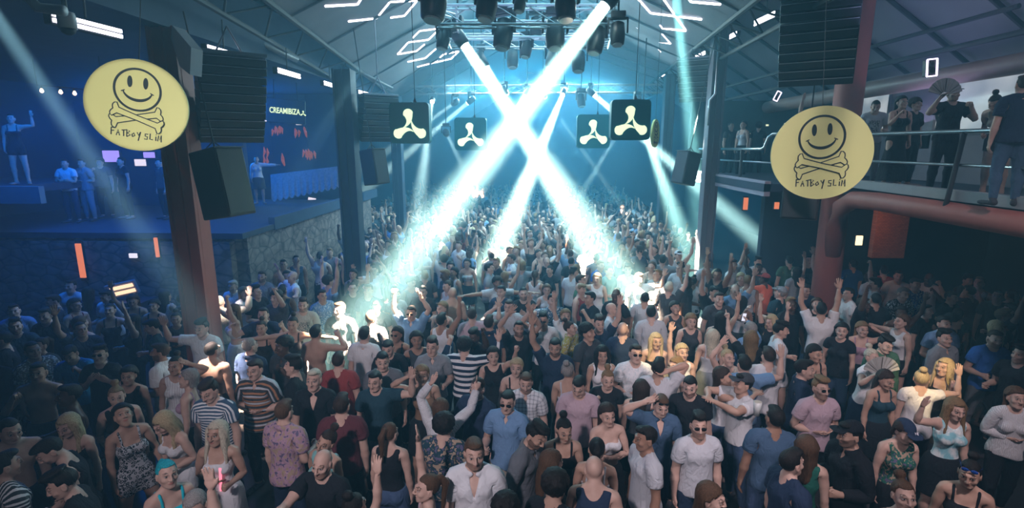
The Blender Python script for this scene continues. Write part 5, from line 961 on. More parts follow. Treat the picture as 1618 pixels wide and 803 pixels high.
# x y sex facing top:colour:pattern bottom:colour hair:colour armL armR skin extras | label
ROWS = '''
112 452 m 10 tee:w:  tr:g sh:k down down f - | man in pale grey tee standing tallest by the stone wall near the tall orange lamp
119 482 f 75 dress:R: - lo:k down bent f - | woman in a red sleeveless dress, in profile before the stone wall
168 468 m -10 shirt:W: tr:N sh:k bent bent f p15 | man in white shirt with bowed head under the lit menu board
174 490 f 25 cami:K: tr:K bu:k dance bent f p-8,ls | woman in off-shoulder black top looking up below the menu board
243 483 f 10 cami:K: sk:K lo:k loose down f - | woman with long black hair and fringe in black camisole near the red column
262 468 f 165 tank:W: sh:b lo:k bent bent m - | woman with her back turned in white top and blue shorts beside the red column
240 516 m -60 tee:T: tr:K sh:k down bent f p20 | man in dark teal tee bowing in profile left of the red column
253 556 m -80 shirt:W: tr:g sh:h bent down a B | bearded man in white shirt in profile, behind the woman with her arm on her head
22 491 m 40 tee:b: tr:N sh:k down down f - | man in light blue tee half hidden at the left edge of the crowd
33 513 m 35 tee:T: tr:g qf:k loose down f b | big man in dark teal tee, third row at the left edge
64 500 m 10 tee:K: tr:K sh:k down down f - | man in black tee with a small badge between the two teal and blue men
9 562 m 20 long:K: tr:K qf:k down down f p-10 | man in black sweatshirt with pale neck ring at the left edge
38 556 m 70 tee:g:r tr:K bz:k bent down m - | man in patterned dark tee in profile behind the shirtless man
60 588 m 20 - sh:N sh:k loose mouth m - | shirtless man wiping his mouth with his hand
102 560 m 15 tee:c: tr:N sh:k mouth down f p30 | man in bright blue tee with bowed head and hand at his mouth
158 560 m 12 tee:K: tr:K qf:k chest chest f sun,p-8 | man in black tee and sunglasses with both hands at his chest
203 593 f 15 tank:K: sk:K lo:k down down m - | smiling dark-haired woman in sleeveless black top
127 622 m -35 - tr:N sh:k down bent d - | dark-skinned shirtless man behind the long-haired blonde on the left
168 628 f 35 tank:K: sh:N bu:l down bent f - | woman with blonde updo in black vest looking aside
107 672 f 5 cami:K: tr:K fr:y down down f p18 | woman with long blonde hair and black camisole looking down
208 654 f 55 play:w:l - lo:k loose down m p-22,l | woman in leopard-print playsuit gazing up
16 680 m 60 - tr:N bz:k down bent f p15 | bare-shouldered man at the left edge below the shirtless one
8 735 m 150 long:D:u tr:K sh:k down bent f - | man in dark striped track top at the bottom left edge
78 712 m -50 tank:K: tr:K sh:k down down f p35,n12 | man in black vest bending forward near the bottom left
98 764 m -55 tee:K: tr:K qf:k down down f p20,n10 | man in black tee in close profile at the bottom left
264 748 f 60 cami:Q: tr:N po:Q down down f l | woman with bright turquoise braided hair and cyan top
272 658 f -20 crop:W: sh:W fr:y bent loose f p30,n10 | blonde woman in white halter and white shorts looking down
342 684 f 8 dress:W: - fr:x bent belly m l,stick | blonde woman in white dress holding a pink glow stick
308 627 m 0 tee:L:s tr:N qf:h down down f p20 | man in blue and white striped tee looking down
297 598 f -75 cami:p: sk:K bo:z down down f - | woman with grey-blonde bob in profile in front of the bare-backed man
281 576 f 20 tank:W:u sk:W bu:k head down m - | woman in striped white top with one arm over her head
404 583 m 0 shirt:D:C tr:K sh:h belly belly f - | man in dark multi-striped polo shirt with hands at his belt
463 578 m -80 tee:K: tr:K qf:k down bent f - | man in black tee in profile behind the smiling blond man
496 599 m 10 osh:K: tr:K sh:x down down f - | smiling blond man in open-necked black shirt
449 650 m 165 shirt:p:f tr:N sh:u down bent f - | man in pink floral shirt with his back turned
516 697 f -25 tank:t: sh:b bu:h down belly m r20 | smiling woman in pale green sleeveless top leaning behind the bald man
509 732 m -5 tee:K: tr:K - down front f b | bald man in black tee with one arm stretched forward
308 800 m 10 tee:K: tr:K bz:z down down f p25 | grey-haired man at the bottom edge below the woman in white dress
397 842 m 0 tee:K: tr:K sh:k dance high f - | person below the bottom edge raising an open hand
319 518 m 5 tee:W: tr:N qf:k down wave f p10 | man in white tee with one hand raised in front of the red column
338 553 m 170 - tr:K bz:k down down m - | bare-backed man with cropped black hair behind the striped polo man
390 547 m 165 shirt:N: tr:K bz:z down down f - | man with thinning hair in navy shirt, back turned
417 518 f 0 cami:K: sk:K bu:h down down m - | woman in black one-shoulder top facing the stage
459 512 f 10 cami:K: sk:K bu:k side side m - | woman in black camisole with both arms spread
499 526 m 170 - tr:K sh:k down elbowout m - | bare-shouldered man with his back turned beside the woman with spread arms
347 477 m -170 long:C: tr:b bz:x down wave f - | brightly lit pale-haired man in cream top with fist raised by the red column
367 492 f -50 crop:W: sk:W lo:u fistup point f - | woman in white crop top and skirt raising a finger by the red column
368 452 m -10 shirt:W: tr:g sh:C down down f - | man in white shirt behind the brightly lit group at the red column
388 463 f 60 tee:W: sk:K lo:l bent down f - | light-haired woman in white tee in the bright group at the red column
403 461 m 75 tee:K: tr:K qf:k bent bent f - | man in black tee in profile in the bright group
414 437 m 10 tee:G: tr:g sh:h down down f B | bearded man in grey tee behind the bright group
453 436 f 15 tee:W: sk:K bo:k up down m - | woman in white tee with an arm thrown up beyond the bright group
448 418 m 20 - tr:K sh:k down bent m - | bare-chested man in the dark beyond the grey tee man
468 411 m 30 tank:L: tr:K sh:k down down m - | man in blue vest below the awning
509 467 m 45 tee:b:r sh:k sh:k bent down m - | man in light blue patterned tee in half profile
479 482 m 20 tee:C:c tr:K qf:h bent bent f B | bearded man in beige printed tee
416 497 m 10 tee:N: tr:K sh:k dance dance f - | man in navy tee dancing with both hands up to his face
436 470 m -20 tee:D: tr:K cu:k point bent f - | curly-haired man in charcoal tee pointing beyond the navy tee man
560 433 f 10 tank:K: sk:K lo:k wave down m - | woman in black vest with one hand raised, left of the wide beam
588 428 f 5 tee:W: sk:K bu:k overhead wave f - | woman in white tee with both arms lifted, left of the wide beam
645 424 m 160 tee:W: tr:g sh:l up up f - | man in white tee with both arms up inside the wide beam
668 400 m 0 shirt:W: tr:g sh:C down side f - | man in white shirt glowing where the wide beam lands
668 461 m 5 tee:K: tr:K sh:h bent down f - | man in black tee with short brown hair in front of the wide beam
715 463 m -165 - tr:K - down bent m - | bald man with bare back between the two beams
650 494 m 0 shirt:b: tr:N sh:k overhead fistup f sun,n-5 | man in light blue shirt and sunglasses with both arms raised
698 506 m 150 tank:W: tr:N sh:k down fistup a - | man in white vest raising a fist, seen from behind
746 497 m -175 tee:P: tr:N sh:h down wave f - | brown-haired man in pink tee from behind with a hand raised
627 528 f -5 cami:K: sk:K lo:k down down a sun | dark-haired woman in sunglasses and black top
620 548 m 10 tee:K: tr:K sh:k down down f p20 | man in black tee looking down beside the woman in sunglasses
576 529 m 175 shirt:W: tr:K sh:k down down f - | man in white polo shirt with his back turned in the green haze
586 503 m 170 tee:g: tr:K sh:h down down f - | man in dark grey tee with his back turned in the green haze
680 545 m 5 shirt:G: tr:N qf:h bent down f p5 | man in grey buttoned shirt facing the stage
742 548 m 165 long:N:S tr:K cu:k dance wave f - | curly-haired man in navy and white block-striped top from behind
771 560 f 5 tank:K: sk:K bo:k point down f - | woman with dark fringe in black top pointing up
655 540 f 20 tank:D: sk:K lo:k down bent a - | dark-haired woman behind the man in grey buttoned shirt
786 447 m 10 tee:w: tr:N cu:k side side a B | dark-bearded man in pale tee with arms out
793 461 m -30 tee:N: tr:K sh:k down chest f - | man in navy tee lifting a glass
804 484 m 0 tee:w: tr:K sh:h elbowout brow f - | man in pale tee with crossed raised forearms
712 421 f 5 tank:K: sk:K lo:k down bent f - | long-haired dark woman in black vest just right of the wide beam
738 416 f -5 tube:w: sk:K lo:k down down m - | long-haired dark woman in strapless pale top between the beams
773 424 m 85 tee:G: tr:K sh:k down bent f - | dark-haired man in grey tee in profile between the beams
808 409 m -80 shirt:W: tr:g sh:h bent down m - | man in white shirt in profile beneath the middle beam
820 519 m 10 tee:K: tr:K sh:k overhead overhead m B | dark-bearded man in black tee with both arms curved over his head
860 506 m 5 tee:W: tr:K qf:k down upbent f sun | man in white tee and sunglasses behind the bearded man with raised arms
877 548 m -5 tee:N: tr:K sh:k down up m B,p12 | bearded man in navy tee raising one arm, looking down
908 518 f 60 shirt:Y:r tr:K bu:h bent bent f - | woman with a bun in yellow-green patterned shirt in profile
938 511 m 5 tee:N: tr:N qf:h up down f - | man in navy tee holding up two fingers
967 489 m 70 tee:W:c tr:N - down bent f - | bald man in white printed tee in profile
991 521 m 160 tee:N: tr:K - down down f - | bald man in navy tee with his back turned
957 561 f 5 tank:W: sh:K fr:k down down m p8 | woman with long dark hair and white vest facing the stage
999 557 m 5 tee:W:r tr:K sh:k down belly f s | man in white letter-print tee and glasses
1030 538 f -5 tube:K: tr:K fr:y down down f - | blonde woman in black strapless top lit gold
1029 494 m 175 long:w: tr:K sh:k down down f - | man in pale long-sleeved top with his back turned in green light
1019 471 m 165 tee:w: tr:K bz:k down bent m - | cropped-haired man in pale tee from behind in the green light
1067 486 f 10 tank:D: sk:K lo:k down bent m - | dark long-haired woman in charcoal vest behind the gold-lit woman
1057 455 m 160 tee:D: tr:K sh:x bent up f - | man with blond crop and dark tee, seen from behind
894 499 f 0 tee:W: sk:N bo:l down high f - | woman in white tee with one hand straight up
932 471 m -60 tee:K: tr:K sh:k mouth down m - | man in black tee in profile drinking
873 475 m 15 tee:L:r tr:K sh:k down wave f - | man in blue patterned tee with a hand up
918 443 m 70 tee:e: tr:K sh:h down bent f - | man in dark green tee in profile at the right beam pool
826 464 m 5 tee:K: tr:K bz:k down down f B | bald bearded man in black tee behind the raised arms
864 458 f 0 tank:w: sk:K lo:u down loose f - | brown-haired woman in pale vest near the middle
1047 411 m 160 tee:G: tr:K sh:k up side f - | man in grey tee with arms out, from behind, by the right beam pool
1072 404 m 5 tank:W: tr:K sh:k up fistup f cW | man in white vest and white cap with both arms up
1010 440 m 10 tee:W: tr:K sh:u wave down f - | man in white tee in the bright pool of the right beam
992 426 m -20 shirt:W: tr:g qf:h down bent f - | man in white shirt standing in the pool of the right beam
962 428 m 40 tee:t: tr:g sh:h bent bent f - | man in pale green tee in the pool of the right beam
943 440 f -10 tank:W: sk:w lo:y down wave f - | blonde woman in white vest in the pool of the right beam
1186 408 m 5 tee:w:s tr:K qf:k down mouth m - | man in striped tee drinking near the right speaker
1221 390 m -10 tee:K:c tr:K sh:k down down f - | man in black printed tee at the back near the red column
1240 407 m 175 tee:e: tr:K sh:k down down f - | man in dark green tee with his back turned
1208 441 m -150 tee:O: tr:K sh:k side down d cR | dark-skinned man in coral tee and red cap stretching out an arm
1171 439 f 10 tee:n:r sk:K bo:y down bent f - | blonde woman in brown patterned tee beside the coral tee man
1136 472 m 5 tee:D: tr:K sh:h dance down f - | man in dark tee in front of the patterned-tee blonde
1233 463 m -150 tee:T: tr:K sh:z bent down f cG | man in grey cap and dark teal tee from behind
1272 458 m 10 tee:N: tr:N sh:k down down f p10 | man in navy tee behind the white tee man with raised arms
1312 447 f -30 tank:W: sk:K bu:y hip bent f - | blonde woman in white vest below the red column
1337 463 m -85 tee:W: tr:K sh:k down belly f - | man in white tee in profile at the foot of the right column
1348 418 m 175 tee:B: tr:K sh:k down down f - | man in royal blue tee with his back turned under the right terrace
1298 490 m 165 tee:W: tr:K sh:k up high m - | man in white tee with both arms up, from behind
1225 519 m 75 tee:W: tr:N qf:k bent down f - | man in white tee in profile beside the raised phone
1193 522 f -170 shirt:b: sh:b bo:z down reach f sunup,phone | grey-blonde person in light blue shirt holding up a glowing phone
1126 531 f 172 cami:w: sk:G lo:x down down f - | woman with long platinum hair and open-backed dress from behind
1092 507 f 5 tank:D: sk:K lo:l down down f - | light-haired woman behind the long platinum hair
1139 503 f 175 tank:K: sk:K lo:k down up m - | dark long-haired woman from behind raising her arm
1383 450 m -120 tee:w: tr:K qf:h bent fistup f - | man in pale grey tee raising his fist, side on
1427 464 m 5 tee:K:r tr:K sh:z bent down f p10 | grey-haired man in black starred tee
1446 449 m 10 tee:B:r tr:N sh:k down down f - | man in royal blue starred tee
1503 470 m 20 tee:K: tr:K sh:h down bent f - | brown-haired man in black tee in the dim right
1424 508 f -80 tank:W: sh:K bo:u down side f - | woman with brown bob in white vest in profile with an arm out
1491 511 m 0 tee:b: tr:N sh:k down bent f - | man in light blue tee behind the man in grey shirt
1492 534 m 15 lsh:G: tr:N qf:k down down f - | man in grey shirt in front of the light blue tee man
1363 520 f -20 cami:p: sk:K lo:l head down f - | woman in mauve camisole with a hand in her light hair
1572 535 m -10 tee:B: tr:g sh:h bent bent f b | big man in royal blue tee at the right
1613 560 m -75 tee:K: tr:K sh:k bent bent f b | bearded man in black tee in profile at the right edge
1571 466 m -40 tee:D: tr:K sh:k down down m - | man in charcoal tee in the dark under the right terrace
1537 462 m -160 tee:M: tr:K sh:k phone down m - | man in maroon tee holding something up in the dark right
1420 436 m -20 tee:w: tr:K sh:k down down m - | man in pale tee behind the blue starred tee man
1397 428 m 160 tee:R: tr:K sh:k down down m - | man in red tee with his back turned under the right terrace
1594 490 f -100 tank:C: sk:K lo:u down bent f - | long-haired woman in beige vest at the right edge under the terrace
1104 672 m 5 tee:w: tr:N qf:k down down f sun,b | man in light grey tee and sunglasses near the middle bottom
1090 610 m -20 tee:K: tr:K sh:k down down f B,p12 | bearded man in black tee behind the man in sunglasses
1147 597 f 75 tank:W: sh:b lo:h hug hug m - | dark-haired woman in white vest and denim shorts hugging a man
1170 604 m -75 tee:W: tr:b sh:k hug hug m cD | man in dark cap and white tee being hugged
1225 661 m 172 tee:L: tr:b sh:k down down a - | man in blue tee with his back turned right of the hugging couple
1297 613 m 5 tee:P: tr:K qf:l belly belly f sun,b | man in pink tee and sunglasses with hands before him
1288 558 f 10 cami:K: sk:K lo:k down chest m - | woman with long black hair behind the pink tee man
1268 582 m 70 shirt:N: tr:K sh:k down bent f - | man in navy polo shirt in profile behind the pink tee man
1253 727 m 100 tee:N: tr:K sh:k down down f - | dark-haired man in navy tee in profile near the bottom right
1272 708 f 150 tank:E: sk:K lo:u down down f - | brown-haired woman in dark green top behind the navy tee man
1343 686 m -80 lsh:K: tr:K sh:k bent bent m cK,B | man in black cap and black jacket in profile clenching his hands
1124 786 f 70 cami:D: sk:K lo:u down down f l | brown-haired woman with glittery parting at the bottom edge
1181 572 m 170 shirt:b: tr:b sh:k down wave f - | man in pale blue shirt with his back turned and hand raised
1152 566 f 10 tank:C: sk:K bu:y down overhead f - | woman with blonde bun above the hugging couple
1067 578 f -50 tank:C: sk:C lo:l down down f - | woman with long honey hair in profile, lit gold
1078 556 f 0 tank:W: sk:W bo:y down high f - | blonde woman in white vest raising a fist in the gold light
1378 564 f 25 tee:W: sk:N bu:x bent dance f fan | platinum-haired woman in white top with a big hand fan
1399 544 m 5 lsh:e: tr:K qf:k down down f p15 | dark-haired man in dark green shirt behind the hand fan
1456 598 f 160 tee:W: tr:K bu:y down wave f - | woman with golden updo in white tee from behind with a raised fist
1492 580 f -55 cami:K: sk:K fr:y down down f l | blonde woman lit golden in profile
1510 646 f -5 tank:A:t sk:K fr:l down wave f p10 | long-haired woman in aqua tie-dye halter top raising a hand
1430 682 f 0 tank:E:f tr:K bo:h down down f cN,p22,ny | woman in navy baseball cap and green patterned top
1532 748 f -35 cami:K: sk:K bu:k down down m sunup,l,p10 | woman with blue mirrored sunglasses pushed up on her hair
1428 782 f -10 cami:K: sk:K bu:u dance dance f p-5 | brown-haired woman lifting both hands at the bottom right edge
1606 628 f -20 long:W:L tr:K lo:u bent belly f - | person in white lace top cut off by the right edge
594 598 m 5 tee:T: tr:g sh:k wave down f - | smiling man in navy tee with pale sleeves waving
603 573 m 10 tee:g: tr:K sh:k down down f p10 | man in grey tee behind the waving man
667 592 f 15 cami:n: sk:K bo:l down head m - | woman in brown camisole with her elbow raised
697 645 f 165 long:W:L tr:K bo:u overhead point f - | woman in white lace blouse from behind raising something dark
702 672 m 172 tee:T:f sh:b cu:k down down f - | man with black curls in teal patterned tee from behind
616 684 f 170 tank:K: sh:b po:u down down f - | woman with swinging ponytail, black vest and denim shorts from behind
740 718 m 3 osh:W: tr:K sh:u down down f b,big | big bearded man in open white shirt at the bottom middle
684 767 f -75 cami:P: tr:K po:u down high f - | woman with long brown ponytail in profile raising her palm
560 800 f 165 tank:K: sh:b bu:k down high f - | dark-haired woman with yellow wristband raising her arm at the bottom edge
754 613 m -25 lsh:N: tr:K bz:h down chest f B | man with cropped hair in navy shirt showing his palm
802 634 m -15 shirt:b: tr:C sh:k down bent f sun | man in light blue shirt and sunglasses
831 604 m -5 shirt:W:p tr:N sh:u down down f p12,b | man in white checked shirt looking down
816 580 f 5 cami:K: sk:K bo:y down down f - | blonde woman with wavy bob in black top
851 691 m 60 lsh:g: tr:K qf:k down down m B,p25,n12 | bearded man in olive grey shirt bending forward
899 588 f 170 cami:w: sk:K bu:z down down m - | woman with grey-blonde updo and bare shoulders from behind
913 607 m -5 tee:P: tr:K sh:k down down f p25 | man in pale pink tee looking down
967 601 f -10 tee:K: sk:K bu:l down mouth f p10 | woman with a topknot in black tee with her hand at her mouth
960 655 f 10 tube:W: tr:K lo:h cross cross f p5 | woman with bare shoulders and white tube top folding her arms
900 684 f 5 cami:K: sk:K bu:k down down m p15,l | woman with dark topknot and black camisole
934 704 f 170 cami:w: sk:K po:k down down m p15 | dark ponytailed woman with pale straps on her back
905 748 m 165 tank:N: tr:K - down down f p20,n8 | bald man in navy vest with his back turned at the bottom
1020 692 m -75 tee:w: tr:K sh:k down down a - | man in light grey tee in profile facing the bald man
1045 640 m 0 osh:L:d tr:b sh:u down head f sunup,p15 | man in open denim shirt with his hand on the sunglasses on his head
1032 587 m 165 tee:w: tr:K sh:k down neck m - | dark-haired man in pale tee from behind, hand at his neck
870 768 m 150 tee:K: tr:K cu:k down down m p20 | curly-haired man in black at the bottom edge
834 792 m 170 tee:D: tr:K cu:k down down m p10 | second curly-haired man seen from behind at the bottom edge
876 730 f 110 cami:D: sk:K lo:u down down f p15 | long-haired woman in dark top bending behind the bald man
1210 565 m 170 tee:W: tr:b sh:h down down f - | tall man in white tee from behind between the hugging couple and the polo man
1400 600 f 10 cami:T: sk:K lo:h down down m p15 | dark-haired woman in teal top below the hand fan
1015 605 f 165 tank:D: sk:K lo:h down down f - | long-haired woman in charcoal vest with her back turned near the gold light
540 640 m -170 tee:M: tr:K sh:h down down f - | man in maroon tee with his back turned behind the man in floral shirt
535 570 m 178 tee:R: tr:N sh:h down down f - | man in brick red tee with his back turned left of the waving man
'''
def parse(row):
    d, label = row.split(' | '); f = d.split(); f = f if len(f) == 11 else (f[:4] + f[4:]);
    if len(f) == 10: f.insert(5, '-')
    x, y, sx, rz, top, bot, hair, aL, aR, sk, ex = f[:11]; fem = sx == 'f'
    def g(t, table):
        if t == '-': return None
        q = (t.split(':') + ['', ''])[:3]; return (table[q[0]], CC[q[1]], PATT[q[2]])
    ex = [] if ex == '-' else ex.split(','); pose = dict(stance=(int(x) * 7 + int(y)) % 3); E = []; beard = ''; s = (.955 if fem else 1.0) * (1 + .02 * math.sin(int(x) * 1.7)); hold = None
    if top and top.split(':')[0] in ('dress', 'ldress') or bot.startswith('sk'): pose['stance'] = 0
    for e in ex:
        if e == 'b': beard = 'brown_beard'
        elif e == 'B': beard = 'dark_beard'
        elif e == 'l': beard = 'lipstick'
        elif e in ('sun', 's'): E.append(('sun',))
        elif e == 'sunup': E.append(('sunup', (.02, .10, .5) if int(x) > 1500 else (.01, .01, .01)))
        elif e in ('stick', 'phone', 'fan', 'cup'): hold = e
        elif e == 'big': s *= 1.05
        elif e == 'ny': E.append(('ny',))
        elif e == 'ls': pass
        elif e[0] == 'c': E.append(('cap', CC[e[1]]))
        elif e[0] == 'p': pose['pitch'] = float(e[1:])
        elif e[0] == 'n': pose['lean'] = float(e[1:])
        elif e[0] == 'r': pose['roll'] = float(e[1:])
    rr = random.Random(int(x) * 31 + int(y)); pose['yaw'] = rr.uniform(-12, 12); pose.setdefault('pitch', rr.uniform(-4, 8)); pose['side'] = rr.uniform(-3, 3)
    B = {'tr': 'trousers', 'sh': 'shorts', 'sk': 'skirt'}
    q = bot.split(':') if bot != '-' else None
    return dict(x=int(x), y=int(y), rz=math.radians(float(rz)), fem=fem, top=g(top, TOPS), bottom=(B[q[0]], CC['j' if q[1] == 'b' else q[1]], 'plain') if q else None, hair=g(hair, HAIRS), L=aL, R=aR, skin=sk, beard=beard, pose=pose, extras=E, label=label, s=s), hold
def head_off(k):
    M = pose_mats(k['fem'], k['L'], k['R'], **k['pose']); h = M[BI['head'], :, :3] @ np.array([0, 0, 1.65]) + M[BI['head'], :, 3]; c, si = math.cos(k['rz']), math.sin(k['rz'])
    return Vector((c * h[0] - si * h[1], si * h[0] + c * h[1], h[2])) * k['s']
HERO = []
for row in ROWS.strip().split('\n'):
    k, hold = parse(row); o = head_off(k); P = at_z(k['x'], k['y'], FL + o.z); HERO.append([k, hold, Vector((P.x - o.x, P.y - o.y, FL))])
HOME = [h[2].copy() for h in HERO]
for it in range(60):        # nobody stands inside anybody else or a column
    for i in range(len(HERO)):
        a = HERO[i][2]
        for cx, cy, cr in ((-5.38, 8.15, .52), (5.95, 10.6, .55), (4.55, 13.9, .45), (-4.28, 12.5, .85)):
            d = Vector((a.x - cx, a.y - cy, 0))
            if 1e-6 < d.length < cr: a += d.normalized() * (cr - d.length)
        for j in range(i):
            b = HERO[j][2]; d = a - b; L = d.length; want = .46 if {HERO[i][0]['L'], HERO[j][0]['L']} != {'hug'} else .30
            if 1e-6 < L < want: m = d * ((want - L) / L * .5); a += m; b -= m
        a += (HOME[i] - a) * .04
        if a.x > 5.4 and a.y > 12.9: a.y = 12.9
for k, hold, loc in HERO:
    k['lod'] = 0 if loc.y < 10 else 1; k['loc'] = loc
    b, M, loc = person(**k)
    if hold: held(hold, hand_point(M, k['rz'], loc, 'R', k['fem'], k['s']), {'stick': 'pink glow stick held by the blonde woman in the white dress', 'phone': 'smartphone with a white lit screen held above the crowd', 'fan': 'big grey pleated fan held by the platinum-haired woman', 'cup': 'cup'}[hold])
    if ('ny',) in k['extras']:
        for pts in (((-.016, -.012), (-.016, .014), (.004, -.012), (.004, .014)), ((0, .016), (.009, .003), (.018, .016)), ((.009, .003), (.009, -.015))):
            f = MB(); ribbon(f, pts, .005, 0, .002); o = f.build('cap_emblem', simple('emblem_white', (.8, .8, .85), .6), b); H = M[BI['head']]; p = H[:, :3] @ np.array([0, -.1, 1.745]) + H[:, 3]; o.location = Vector(p) + Vector((0, -.012, .0)); o.rotation_euler = (math.radians(-45), 0, 0)
held('cup', at_z(1196, 648, 1.25), 'milky plastic cup held up beside the hugging couple')
# people of the right terrace
def up_person(x, y, Y, base, rz, fem, top, bot, hair, L, R, label, skin='f', pose=None, extras=(), beard='', lod=0, hold=None):
    g = lambda t, tb: None if t is None else (tb[t[0]], CC[t[1]], PATT[t[2] if len(t) > 2 else ''])
    b = None if bot is None else ({'tr': 'trousers', 'sh': 'shorts', 'sk': 'skirt'}[bot[0]], CC[bot[1]], 'plain'); s = .95 if fem else 1.0
    M0 = pose_mats(fem, L, R, **(pose or {})); P = at(x, y, Y); s = max(.85, min(1.1, (P.z - base) / (M0[BI['head'], 2, :3] @ np.array([0, 0, 1.65]) + M0[BI['head'], 2, 3])))
    o, M, loc = person(x=x, y=y, Y=Y, base=base, rz=math.radians(rz), fem=fem, top=g(top, TOPS), bottom=b, hair=g(hair, HAIRS), L=L, R=R, skin=skin, pose=pose, extras=extras, beard=beard, label=label, s=s, lod=lod, group='people on the terraces')
    if hold: held(hold[0], hand_point(M, math.radians(rz), loc, hold[1], fem, s), hold[2])
up_person(1383, 173, 9.9, 3.2, -25, False, ('tee', 'w', 'c'), ('tr', 'G'), ('sh', 'k'), 'bent', 'down', 'man in pale printed tee and light trousers at the terrace railing', pose=dict(pitch=25, lean=5))
up_person(1424, 172, 9.2, 3.2, 0, True, ('ldress', 'K'), None, ('lo', 'k'), 'down', 'mouth', 'dark-haired woman in long black dress sipping at the terrace railing', extras=())
up_person(1447, 168, 9.7, 3.2, 20, True, ('tee', 'K'), ('tr', 'K'), ('cu', 'h'), 'down', 'down', 'curly-haired person in black half hidden behind the long black dress')
up_person(1506, 148, 8.2, 3.2, -5, False, ('tee', 'K'), ('tr', 'K'), ('bz', 'k'), 'mouth', 'dance', 'man in black tee and black cap fanning himself on the terrace', extras=(('cap', CC['K']),), beard='brown_beard', hold=('fan', 'R', 'pale round-edged fan held by the man in black cap on the terrace'))
up_person(1567, 192, 7.6, 3.2, -60, True, ('cami', 'C'), ('sh', 'D'), ('bu', 'k'), 'bent', 'bent', 'person bending over a table behind the terrace railing', pose=dict(lean=48, pitch=25), skin='f')
up_person(1617, 135, 6.6, 3.2, 160, False, ('shirt', 'N'), ('tr', 'L'), ('sh', 'h'), 'down', 'belly', 'man in navy polo shirt and jeans cut by the right edge on the terrace')
up_person(1270, 200, 11.8, 3.15, 30, False, ('tee', 'D'), ('tr', 'K'), ('sh', 'k'), 'down', 'up', 'person behind the dull round sign with only a raised hand showing', lod=1)
for x, y, dz, rz, fem, tp, hr, aL, l in ((1152, 246, 15.3, 20, False, ('tee', 'D'), ('sh', 'k'), 'bent', 'dim man in charcoal on the far terrace beside the indigo column'), (1172, 240, 14.6, -60, True, ('cami', 'w'), ('lo', 'k'), 'down', 'long-haired woman in pale top on the far terrace, side on'),
        (1196, 243, 15.6, 150, False, ('tee', 'K'), ('cu', 'k'), 'down', 'dim figure turned away behind the step of the far railing')):
    up_person(x, y - 8, dz, 3.05, rz, fem, tp, ('tr', 'K'), hr, aL, 'down', l, lod=1)
# people of the left terraces
up_person(103, 262, 12.3, 2.1, 12, False, ('tee', 'W'), ('tr', 'N'), ('sh', 'k'), 'cross', 'cross', 'man in white tee folding his arms on the left terrace', lod=1)
up_person(130, 262, 12.6, 2.1, -5, False, ('shirt', 'G'), ('tr', 'G'), ('sh', 'k'), 'belly', 'down', 'man in grey shirt and pale trousers beside the white tee man on the terrace', lod=1)
up_person(158, 259, 13.2, 2.1, 25, False, ('tee', 'N'), ('tr', 'K'), ('cu', 'k'), 'down', 'mouth', 'dark figure drinking on the left terrace against the violet screen', lod=1)
up_person(191, 255, 13.0, 2.1, -20, True, ('tee', 'K'), ('tr', 'K'), ('bo', 'k'), 'down', 'down', 'dark figure beside the violet screen, nearer the yellow disc', lod=1)
up_person(252, 258, 13.0, 2.1, -30, False, ('tee', 'D'), ('tr', 'K'), ('sh', 'k'), 'down', 'down', 'dark figure on the terrace right beside the red column', lod=1)
up_person(18, 192, 11.3, 3.08, 30, True, ('play', 'K'), None, ('po', 'k'), 'wave', 'down', 'dancer in black on the raised podium throwing an arm up at the left edge', lod=1)
up_person(405, 252, 16.6, 2.1, 25, True, ('long', 'W'), ('sk', 'D'), ('sh', 'k'), 'side', 'down', 'woman in white long-sleeved top and dark skirt on the mid left terrace', lod=1)
up_person(323, 250, 14.5, 2.1, 10, False, ('tee', 'G'), ('tr', 'K'), ('sh', 'k'), 'head', 'down', 'man partly hidden behind the nearer left speaker cabinet', lod=1)

# ------------------------------------------------------------------ the rest of the crowd, row by row into the haze
R2 = random.Random(11)
def free(x, y, dmin): return all((x - a[0]) ** 2 + (y - a[1]) ** 2 > dmin * dmin for a in PLACED if a[2] < 1)
def inside(x, y):
    if y < 5.4 or y > 38: return False
    lo = -8.9 if y < 9.9 else -5.75 if y < 20 else -7.5; hi = 9.3 if y < 11.4 else 7.2 if y < 13.0 else 5.5
    if not (lo < x < hi): return False
    if y > 14 and any((x - cx) ** 2 + (y - cy) ** 2 < .9 for cx, cy in ((-4.75, 19), (4.9, 20))): return False
    for cx, cy, cr in ((-5.38, 8.15, .75), (5.95, 10.6, .55), (4.55, 13.9, .85), (-4.28, 12.5, .85), (-4.75, 19, .6), (4.9, 20, .6)):
        if (x - cx) ** 2 + (y - cy) ** 2 < cr * cr: return False
    if 9.9 < y < 11.2 and x < -5.9: return False
    return True
cand = []
y = 5.4
while y < 38:
    step = .60 if y < 10 else .64 if y < 20 else .76; x = -9 + (R2.random() * step)
    while x < 9.6:
        px, py = x + R2.uniform(-.14, .14), y + R2.uniform(-.14, .14)
        v = Vector((px, py, 1.15)) - CAM.location; q = _R.transposed() @ v; u = 809 + FPX * q.x / -q.z; w = 401.5 - FPX * q.y / -q.z
        if inside(px, py) and -15 < u < 1633 and w < 585: cand.append((px, py, u, w))
        x += step
    y += step * .88
cand.sort(key=lambda c: c[1])
COLN = [('black', 'K', 26), ('charcoal', 'D', 12), ('navy', 'N', 12), ('white', 'W', 17), ('pale grey', 'w', 9), ('grey', 'G', 8), ('light blue', 'b', 5), ('teal', 'T', 4), ('pink', 'P', 3), ('beige', 'C', 3), ('red', 'R', 2), ('green', 'e', 2), ('royal blue', 'B', 2)]
POOL = [c for c in COLN for _ in range(c[2])]
